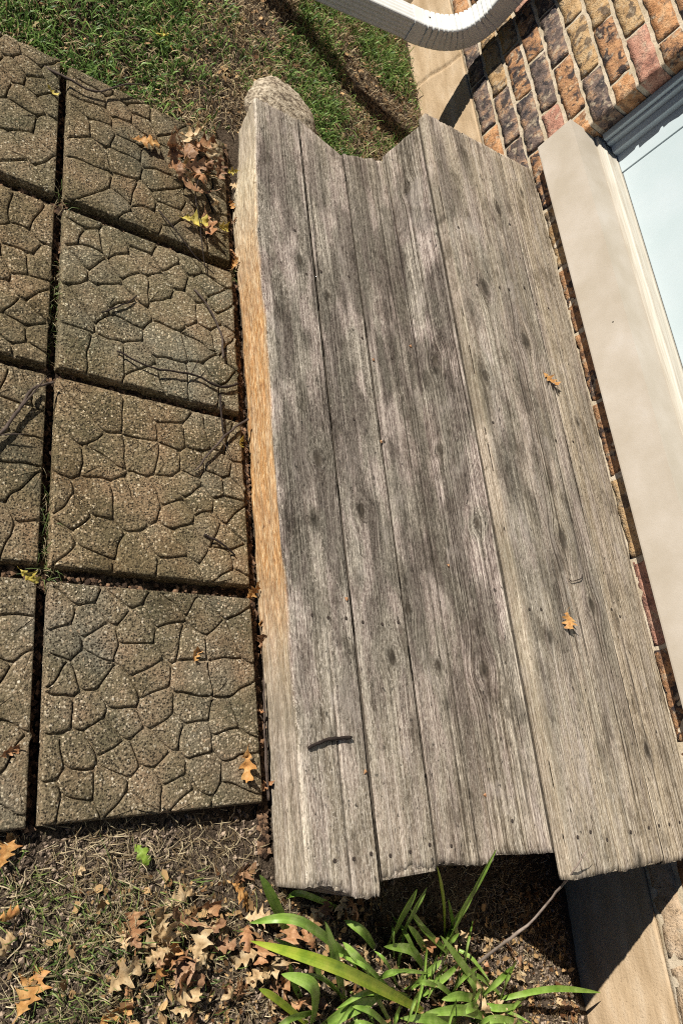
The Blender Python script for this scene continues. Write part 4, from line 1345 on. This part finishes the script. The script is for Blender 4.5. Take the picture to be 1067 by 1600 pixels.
L(pa, Pa, (610, 1600, .0), (585, 1550, .06), (572, 1512, .12), .016, STRAP)
L(pa, Pa, (640, 1560, .0), (610, 1555, .05), (565, 1552, .04), .028, STRAP)
L(pa, Pa, (480, 1600, .0), (430, 1560, .05), (405, 1545, .06), .02, STRAPY)
L(pa, Pa, (530, 1420, .0), (470, 1396, .05), (448, 1404, .03), .018, STRAP)
pb, Pb = plant(690, 1480, 'upright clump of narrow green strap leaves against the dark step end')
L(pb, Pb, (604, 1478, .0), (626, 1432, .08), (651, 1389, .15), .036, STRAP)
L(pb, Pb, (618, 1474, .0), (642, 1430, .08), (667, 1386, .14), .026, STRAP)
L(pb, Pb, (694, 1470, .0), (692, 1410, .12), (683, 1354, .20), .020, STRAPY)
L(pb, Pb, (696, 1475, .0), (732, 1405, .16), (775, 1327, .26), .026, STRAP)
L(pb, Pb, (698, 1478, .0), (718, 1430, .09), (742, 1386, .14), .032, STRAP)
L(pb, Pb, (668, 1494, .0), (652, 1466, .06), (637, 1446, .09), .026, STRAP)
L(pb, Pb, (660, 1510, .0), (640, 1484, .04), (600, 1479, .05), .03, STRAP)
L(pb, Pb, (720, 1475, .0), (706, 1440, .07), (700, 1405, .12), .022, STRAP)
L(pb, Pb, (700, 1490, .0), (660, 1450, .05), (640, 1420, .08), .022, STRAP)
L(pb, Pb, (640, 1545, .0), (668, 1520, .05), (690, 1500, .06), .026, STRAP)
L(pb, Pb, (650, 1560, .0), (690, 1530, .05), (718, 1505, .05), .024, STRAP)
pc, Pc = plant(755, 1560, 'low clump of green strap leaves nearest the foundation wall')
L(pc, Pc, (762, 1562, .0), (725, 1512, .08), (688, 1462, .11), .028, STRAP)
L(pc, Pc, (768, 1564, .0), (860, 1545, .10), (938, 1551, .10), .022, STRAP)
L(pc, Pc, (745, 1560, .0), (775, 1535, .06), (800, 1510, .06), .024, STRAP)
L(pc, Pc, (757, 1566, .0), (720, 1556, .04), (690, 1562, .03), .03, STRAP)
L(pc, Pc, (760, 1590, .0), (720, 1578, .05), (660, 1584, .03), .032, STRAP)
L(pc, Pc, (720, 1600, .0), (680, 1592, .04), (625, 1591, .03), .03, STRAP)
L(pc, Pc, (740, 1605, .0), (770, 1592, .05), (820, 1598, .03), .026, STRAP)
L(pc, Pc, (750, 1570, .0), (780, 1575, .04), (815, 1570, .03), .024, STRAP)
L(pc, Pc, (730, 1580, .0), (740, 1545, .06), (722, 1520, .07), .02, STRAP)
L(pc, Pc, (700, 1590, .0), (730, 1575, .05), (748, 1572, .03), .03, STRAP)
for i in range(45):
    P, Q = ((pa, Pa), (pb, Pb), (pc, Pc))[i % 3]
    bx, by = {0: (random.uniform(480, 640), random.uniform(1500, 1620)), 1: (random.uniform(610, 720), random.uniform(1470, 1560)), 2: (random.uniform(680, 800), random.uniform(1550, 1620))}[i % 3]
    an = random.uniform(0, 6.28); ln = random.uniform(50, 110)
    L(P, Q, (bx, by, 0), (bx + math.cos(an) * ln * .5, by + math.sin(an) * ln * .5 - 10, random.uniform(.03, .08)), (bx + math.cos(an) * ln, by + math.sin(an) * ln, random.uniform(.02, .08)), random.uniform(.010, .018), STRAP)

# ------------------------------------------------------------------ grass, straw, crumbs, litter flakes
def in_steps(x, y):
    return (x > 0.925) & (y > -0.17) & (y < 2.02)


def in_slab(x, y, m=0.0):
    r = np.zeros_like(x, dtype=bool)
    for (y0, y1) in ROWS:
        for (x0, x1) in ((SX0, SX1), (-0.04, 0.431)):
            r |= (x > x0 + m) & (x < x1 - m) & (y > y0 + m) & (y < y1 - m)
    return r


def blades(name, x, y, hgt, wid, cols, lean, label, mat, kindname='grass', flat=0.0, zbase=None):
    n = len(x)
    z = gz(x, y) - 0.004 if zbase is None else zbase
    az = rng.random(n) * 2 * math.pi
    b = np.stack([x, y, z], -1)
    d = np.stack([np.cos(az), np.sin(az), np.zeros(n)], -1)
    az2 = az + math.pi / 2 + (rng.random(n) - .5) * 1.4
    sd = np.stack([np.cos(az2), np.sin(az2), np.zeros(n)], -1)
    up = np.array([0, 0, 1.0])
    le = lean * (0.35 + 1.1 * rng.random(n))
    h = hgt
    P1 = b + (d * (le * 0.28)[:, None] + up * (1 - 0.25 * le)[:, None] * 0.5) * h[:, None]
    P2 = b + (d * (le * 0.75)[:, None] + up * np.maximum(0.04, (1 - 0.75 * le))[:, None] * 0.9) * h[:, None]
    P3 = b + (d * (le * 1.25)[:, None] + up * np.maximum(0.02, (1 - 1.15 * le))[:, None]) * h[:, None]
    w = wid[:, None] / 2
    V_ = np.stack([b - sd * w, b + sd * w, P1 - sd * w * .95, P1 + sd * w * .95, P2 - sd * w * .65, P2 + sd * w * .65, P3], 1)
    C = np.repeat(cols[:, None, :], 7, 1)
    idx = np.arange(n)[:, None] * 7
    tri = np.concatenate([idx + np.array([[0, 1, 3]]), idx + np.array([[0, 3, 2]]), idx + np.array([[2, 3, 5]]), idx + np.array([[2, 5, 4]]), idx + np.array([[4, 5, 6]])], 0)
    me = bpy.data.meshes.new(name)
    vv = V_.reshape(-1, 3).astype(np.float32)
    me.vertices.add(len(vv)); me.vertices.foreach_set('co', vv.ravel())
    me.loops.add(len(tri) * 3); me.loops.foreach_set('vertex_index', tri.ravel().astype(np.int32))
    me.polygons.add(len(tri)); me.polygons.foreach_set('loop_start', np.arange(0, len(tri) * 3, 3, dtype=np.int32))
    me.update(calc_edges=True)
    me.materials.append(mat)
    c4 = np.concatenate([C.reshape(-1, 3), np.ones((n * 7, 1))], 1)
    attr(me, 'tint', c4, 'FLOAT_COLOR')
    return tag(obj(name, me), label, kindname, None, 'stuff')


GRASSM = mat_attr('grass_blade', 0.5, 0.3, 0.35)
STRAWM = mat_attr('dry_straw', 0.7, 0.15, 0.2)


def lerp(a, b, t): return np.array(a)[None, :] * (1 - t[:, None]) + np.array(b)[None, :] * t[:, None]


def scatter(n, x0, x1, y0, y1):
    return rng.random(n) * (x1 - x0) + x0, rng.random(n) * (y1 - y0) + y0


# lawn at the far end
def lawn_density(x, y):
    edge = 1.885 + 0.05 * (fbm(x * 6, y * 0, 200, 3) - 0.5) * 2 - 0.06 * sstep(0.62, 0.9, x)
    d = sstep(edge - 0.02, edge + 0.07, y)
    n = fbm(x * 4.2, y * 4.2, 210, 4)
    patch = sstep(0.42, 0.60, n) * (0.35 + 0.65 * sstep(0.36, 0.56, fbm(x * 16, y * 16, 215, 3)))
    # dry and bare stretches the photo shows
    bare = np.exp(-((x - 1.45) / .16) ** 2 - ((y - 2.14) / .10) ** 2) + 0.9 * np.exp(-((x - 1.8) / .22) ** 2 - ((y - 2.85) / .13) ** 2) + 0.3 * np.exp(-((x - .95) / .22) ** 2 - ((y - 2.12) / .16) ** 2) + .6 * np.exp(-((x - 1.2) / .18) ** 2 - ((y - 2.75) / .2) ** 2)
    green = np.exp(-((x - 1.35) / .15) ** 2 - ((y - 2.36) / .15) ** 2) + np.exp(-((x - .45) / .3) ** 2 - ((y - 2.2) / .25) ** 2) + .7 * np.exp(-((x - 1.95) / .12) ** 2 - ((y - 3.1) / .3) ** 2)
    return np.clip(d * (0.22 + 0.95 * patch + 0.55 * green - 0.9 * bare), 0, 1.2) * d, np.clip(patch + green - bare, 0, 1)


x, y = scatter(190000, -0.6, 2.09, 1.82, 4.4)
dn, gr = lawn_density(x, y)
keep = (rng.random(len(x)) < dn * np.where(y > 3.3, 0.35, 0.46)) & ~in_steps(x, y) & ~in_slab(x, y, 0.05)
x, y, gr = x[keep], y[keep], gr[keep]
t_ = rng.random(len(x))
cg = lerp((0.035, 0.09, 0.010), (0.33, 0.49, 0.13), t_ ** 2.0)
dry = rng.random(len(x)) < (0.34 - 0.28 * gr)
cd = lerp((0.25, 0.17, 0.07), (0.66, 0.53, 0.3), rng.random(len(x)))
c_ = np.where(dry[:, None], cd, cg)
blades('lawn_grass', x, y, 0.03 + 0.055 * rng.random(len(x)) ** 1.6, 0.0024 + 0.0030 * rng.random(len(x)), c_, 0.8, 'short green lawn grass beyond the slabs and steps', GRASSM)
# straw thatch in the lawn and on the soil
x, y = scatter(52000, -0.4, 2.09, 1.84, 3.6)
n_ = fbm(x * 5, y * 5, 230, 3)
keep = (rng.random(len(x)) < 0.35 + 0.8 * sstep(0.45, 0.65, n_)) & ~in_steps(x, y) & ~in_slab(x, y, 0.0) & (y > 1.87)
x, y = x[keep], y[keep]
c_ = lerp((0.17, 0.10, 0.045), (0.72, 0.58, 0.36), rng.random(len(x)) ** 1.4)
blades('dry_grass', x, y, 0.02 + 0.035 * rng.random(len(x)), 0.0014 + 0.0014 * rng.random(len(x)), c_, 0.85, 'dry tan grass thatch between the green blades of the lawn', STRAWM)
# sparse grass on the soil at the near end
x, y = scatter(62000, -0.5, 1.6, -1.5, 0.0)
n_ = fbm(x * 6, y * 6, 240, 4)
gden = sstep(0.47, 0.66, n_) * sstep(0.95, 0.55, x) + 0.9 * np.exp(-((x - 0.53) / .10) ** 2 - ((y + .22) / .07) ** 2) + 0.5 * np.exp(-((x - 0.42) / .08) ** 2 - ((y + .08) / .05) ** 2)
keep = (rng.random(len(x)) < 0.45 * gden) & ~in_steps(x, y)
x, y = x[keep], y[keep]
cg = lerp((0.07, 0.13, 0.025), (0.38, 0.46, 0.14), rng.random(len(x)) ** 1.5)
dry = rng.random(len(x)) < 0.42
cd = lerp((0.25, 0.2, 0.09), (0.48, 0.42, 0.24), rng.random(len(x)))
blades('sparse_grass', x, y, 0.022 + 0.04 * rng.random(len(x)) ** 1.5, 0.0014 + 0.0012 * rng.random(len(x)), np.where(dry[:, None], cd, cg), 0.8, 'thin sparse grass on the soil below the slabs', GRASSM)
x, y = scatter(70000, -0.5, 2.05, -1.5, 0.0)
n_ = fbm(x * 7, y * 7, 250, 3)
keep = (rng.random(len(x)) < 0.25 + 0.6 * sstep(0.5, 0.62, n_)) & ~in_steps(x, y) & ~((x > 1.0) & (rng.random(len(x)) < 0.45))
x, y = x[keep], y[keep]
c_ = lerp((0.15, 0.10, 0.05), (0.70, 0.58, 0.37), rng.random(len(x)) ** 1.6)
blades('straw', x, y, 0.018 + 0.035 * rng.random(len(x)), 0.0012 + 0.0012 * rng.random(len(x)), c_, 1.0, 'dead grass straw lying on the soil near the steps', STRAWM)
# weeds in the slab joints
xs_, ys_, gs_ = [], [], []
for (px, py, n, s) in [(88, 450, 60, .03), (85, 480, 70, .03), (80, 520, 70, .03), (78, 790, 50, .03), (74, 840, 90, .035), (70, 880, 70, .03), (95, 545, 40, .03), (96, 312, 40, .02), (365, 420, 40, .02)]:
    p = at(px, py, -0.02)
    xs_ += list(p[0] + rng.normal(0, 0.008, n)); ys_ += list(p[1] + rng.normal(0, s, n))
x = np.array(xs_); y = np.array(ys_)
c_ = np.where((rng.random(len(x)) < 0.5)[:, None], lerp((0.07, 0.12, 0.03), (0.22, 0.28, 0.09), rng.random(len(x))), lerp((0.25, 0.19, 0.1), (0.48, 0.4, 0.25), rng.random(len(x))))
blades('joint_weeds', x, y, 0.025 + 0.04 * rng.random(len(x)), 0.0012 + 0.001 * rng.random(len(x)), c_, 0.75, 'wispy weeds and straw growing in the slab joints', GRASSM)


def crumbs(name, x, y, size, cols, label, mat, zoff=0.0, flatz=0.75, cat='soil'):
    n = len(x)
    oc = np.array([(1, 0, 0), (-1, 0, 0), (0, 1, 0), (0, -1, 0), (0, 0, 1), (0, 0, -1)], float)
    fc = np.array([(0, 2, 4), (2, 1, 4), (1, 3, 4), (3, 0, 4), (2, 0, 5), (1, 2, 5), (3, 1, 5), (0, 3, 5)])
    z = gz(x, y) + zoff
    rot = rng.random(n) * 6.28
    jit = 1 + (rng.random((n, 6, 1)) - 0.5) * 0.7
    P = oc[None] * jit * size[:, None, None]
    P[..., 2] *= flatz
    cx, sx = np.cos(rot)[:, None], np.sin(rot)[:, None]
    X_ = P[..., 0] * cx - P[..., 1] * sx; Y_ = P[..., 0] * sx + P[..., 1] * cx
    tl = (rng.random((n, 1)) - .5) * 1.2
    Z_ = P[..., 2] + X_ * tl
    V_ = np.stack([X_ + x[:, None], Y_ + y[:, None], Z_ + z[:, None] + size[:, None] * 0.2], -1)
    tri = (np.arange(n)[:, None, None] * 6 + fc[None]).reshape(-1, 3)
    me = bpy.data.meshes.new(name)
    me.vertices.add(n * 6); me.vertices.foreach_set('co', V_.astype(np.float32).ravel())
    me.loops.add(len(tri) * 3); me.loops.foreach_set('vertex_index', tri.ravel().astype(np.int32))
    me.polygons.add(len(tri)); me.polygons.foreach_set('loop_start', np.arange(0, len(tri) * 3, 3, dtype=np.int32))
    me.polygons.foreach_set('use_smooth', np.zeros(len(tri), dtype=bool))
    me.update(calc_edges=True); me.materials.append(mat)
    c4 = np.concatenate([np.repeat(cols[:, None, :], 6, 1).reshape(-1, 3), np.ones((n * 6, 1))], 1)
    attr(me, 'tint', c4, 'FLOAT_COLOR')
    return tag(obj(name, me), label, cat, None, 'stuff')


CRUMBM = mat_attr('soil_crumb', 0.9, 0.0, 0.1)


def flakes(name, x, y, size, cols, label, mat):
    """torn, bent scraps of leaf: a fan of six triangles each"""
    n = len(x)
    an = np.arange(6) / 6 * 2 * np.pi
    rad = 0.4 + 0.9 * rng.random((n, 6))
    el = 0.35 + 0.5 * rng.random((n, 1))
    P = np.stack([np.cos(an)[None] * rad, np.sin(an)[None] * rad * el, 0.55 * (rng.random((n, 6)) - 0.35)], -1)
    P = np.concatenate([P, np.zeros((n, 1, 3))], 1) * size[:, None, None]
    rot = rng.random(n) * 6.28; tl = (rng.random((n, 1)) - .5) * 1.6
    cx, sx = np.cos(rot)[:, None], np.sin(rot)[:, None]
    X_ = P[..., 0] * cx - P[..., 1] * sx; Y_ = P[..., 0] * sx + P[..., 1] * cx
    Z_ = P[..., 2] + X_ * tl
    z = gz(x, y) + 0.002 + rng.random(n) * 0.016
    V_ = np.stack([X_ + x[:, None], Y_ + y[:, None], Z_ + z[:, None]], -1)
    fc = np.array([(k, (k + 1) % 6, 6) for k in range(6)])
    tri = (np.arange(n)[:, None, None] * 7 + fc[None]).reshape(-1, 3)
    me = bpy.data.meshes.new(name)
    me.vertices.add(n * 7); me.vertices.foreach_set('co', V_.astype(np.float32).ravel())
    me.loops.add(len(tri) * 3); me.loops.foreach_set('vertex_index', tri.ravel().astype(np.int32))
    me.polygons.add(len(tri)); me.polygons.foreach_set('loop_start', np.arange(0, len(tri) * 3, 3, dtype=np.int32))
    me.update(calc_edges=True); me.materials.append(mat)
    attr(me, 'tint', np.concatenate([np.repeat(cols[:, None, :], 7, 1).reshape(-1, 3), np.ones((n * 7, 1))], 1), 'FLOAT_COLOR')
    return tag(obj(name, me), label, 'leaf litter', None, 'stuff')


x, y = scatter(80000, -0.5, 2.08, -1.5, 0.0)
n_ = fbm(x * 5, y * 5, 260, 3)
keep = (rng.random(len(x)) < 0.25 + 0.75 * sstep(0.4, 0.55, n_)) & ~((x > 0.96) & (y > -0.14))
x, y = x[keep], y[keep]
c_ = lerp((0.055, 0.04, 0.03), (0.46, 0.35, 0.26), rng.random(len(x)) ** 1.6)
crumbs('soil_crumbs', x, y, 0.0020 + 0.0050 * rng.random(len(x)) ** 2.2, c_, 'crumbs of brown soil and grit on bare ground', CRUMBM)
x, y = scatter(26000, 0.2, 2.08, 1.86, 3.4)
keep = ~in_steps(x, y) & ~in_slab(x, y)
x, y = x[keep], y[keep]
c_ = lerp((0.06, 0.045, 0.03), (0.34, 0.26, 0.18), rng.random(len(x)) ** 1.4)
crumbs('soil_grit', x, y, 0.002 + 0.005 * rng.random(len(x)) ** 2.5, c_, 'grit and soil crumbs under the far lawn', CRUMBM)
# debris in the joints and against the step
xs_, ys_ = [], []
for _ in range(7000):
    r = random.random()
    if r < 0.55: xs_.append(random.uniform(0.931, 0.955)); ys_.append(random.uniform(-0.1, 1.95))
    elif r < 0.8: xs_.append(random.uniform(0.432, 0.456)); ys_.append(random.uniform(0.0, 1.9))
    else:
        k = random.choice((0, 1, 2)); xs_.append(random.uniform(0.0, 0.93)); ys_.append(random.uniform(ROWS[k][1], ROWS[k + 1][0]))
x = np.array(xs_); y = np.array(ys_)
c_ = lerp((0.03, 0.02, 0.015), (0.27, 0.165, 0.10), rng.random(len(x)) ** 2.2)
crumbs('joint_debris', x, y, 0.0025 + 0.006 * rng.random(len(x)) ** 2, c_, 'dark leaf crumbs and soil packed in the slab joints', CRUMBM, 0.008, 0.22)
x, y = scatter(7500, 0.35, 2.06, -1.4, -0.1)
keep = (rng.random(len(x)) < sstep(0.35, 0.75, x)) & ~((x > 0.93) & (y > -0.15)) & ~((x > 1.3) & (y > -0.3))
x, y = x[keep], y[keep]
c_ = lerp((0.10, 0.045, 0.02), (0.55, 0.36, 0.17), rng.random(len(x)) ** 1.3)
flakes('leaf_litter', x, y, 0.004 + 0.009 * rng.random(len(x)) ** 2, c_, 'broken flakes of dead leaves on the soil at the step end', CRUMBM)
x, y = scatter(2600, 0.3, 2.06, 1.9, 3.4)
keep = ~in_steps(x, y) & ~in_slab(x, y)
x, y = x[keep], y[keep]
c_ = lerp((0.08, 0.035, 0.018), (0.55, 0.36, 0.18), rng.random(len(x)) ** 1.4)
flakes('lawn_litter', x, y, 0.004 + 0.010 * rng.random(len(x)) ** 2, c_, 'broken dead leaf flakes between the blades of the lawn', CRUMBM)
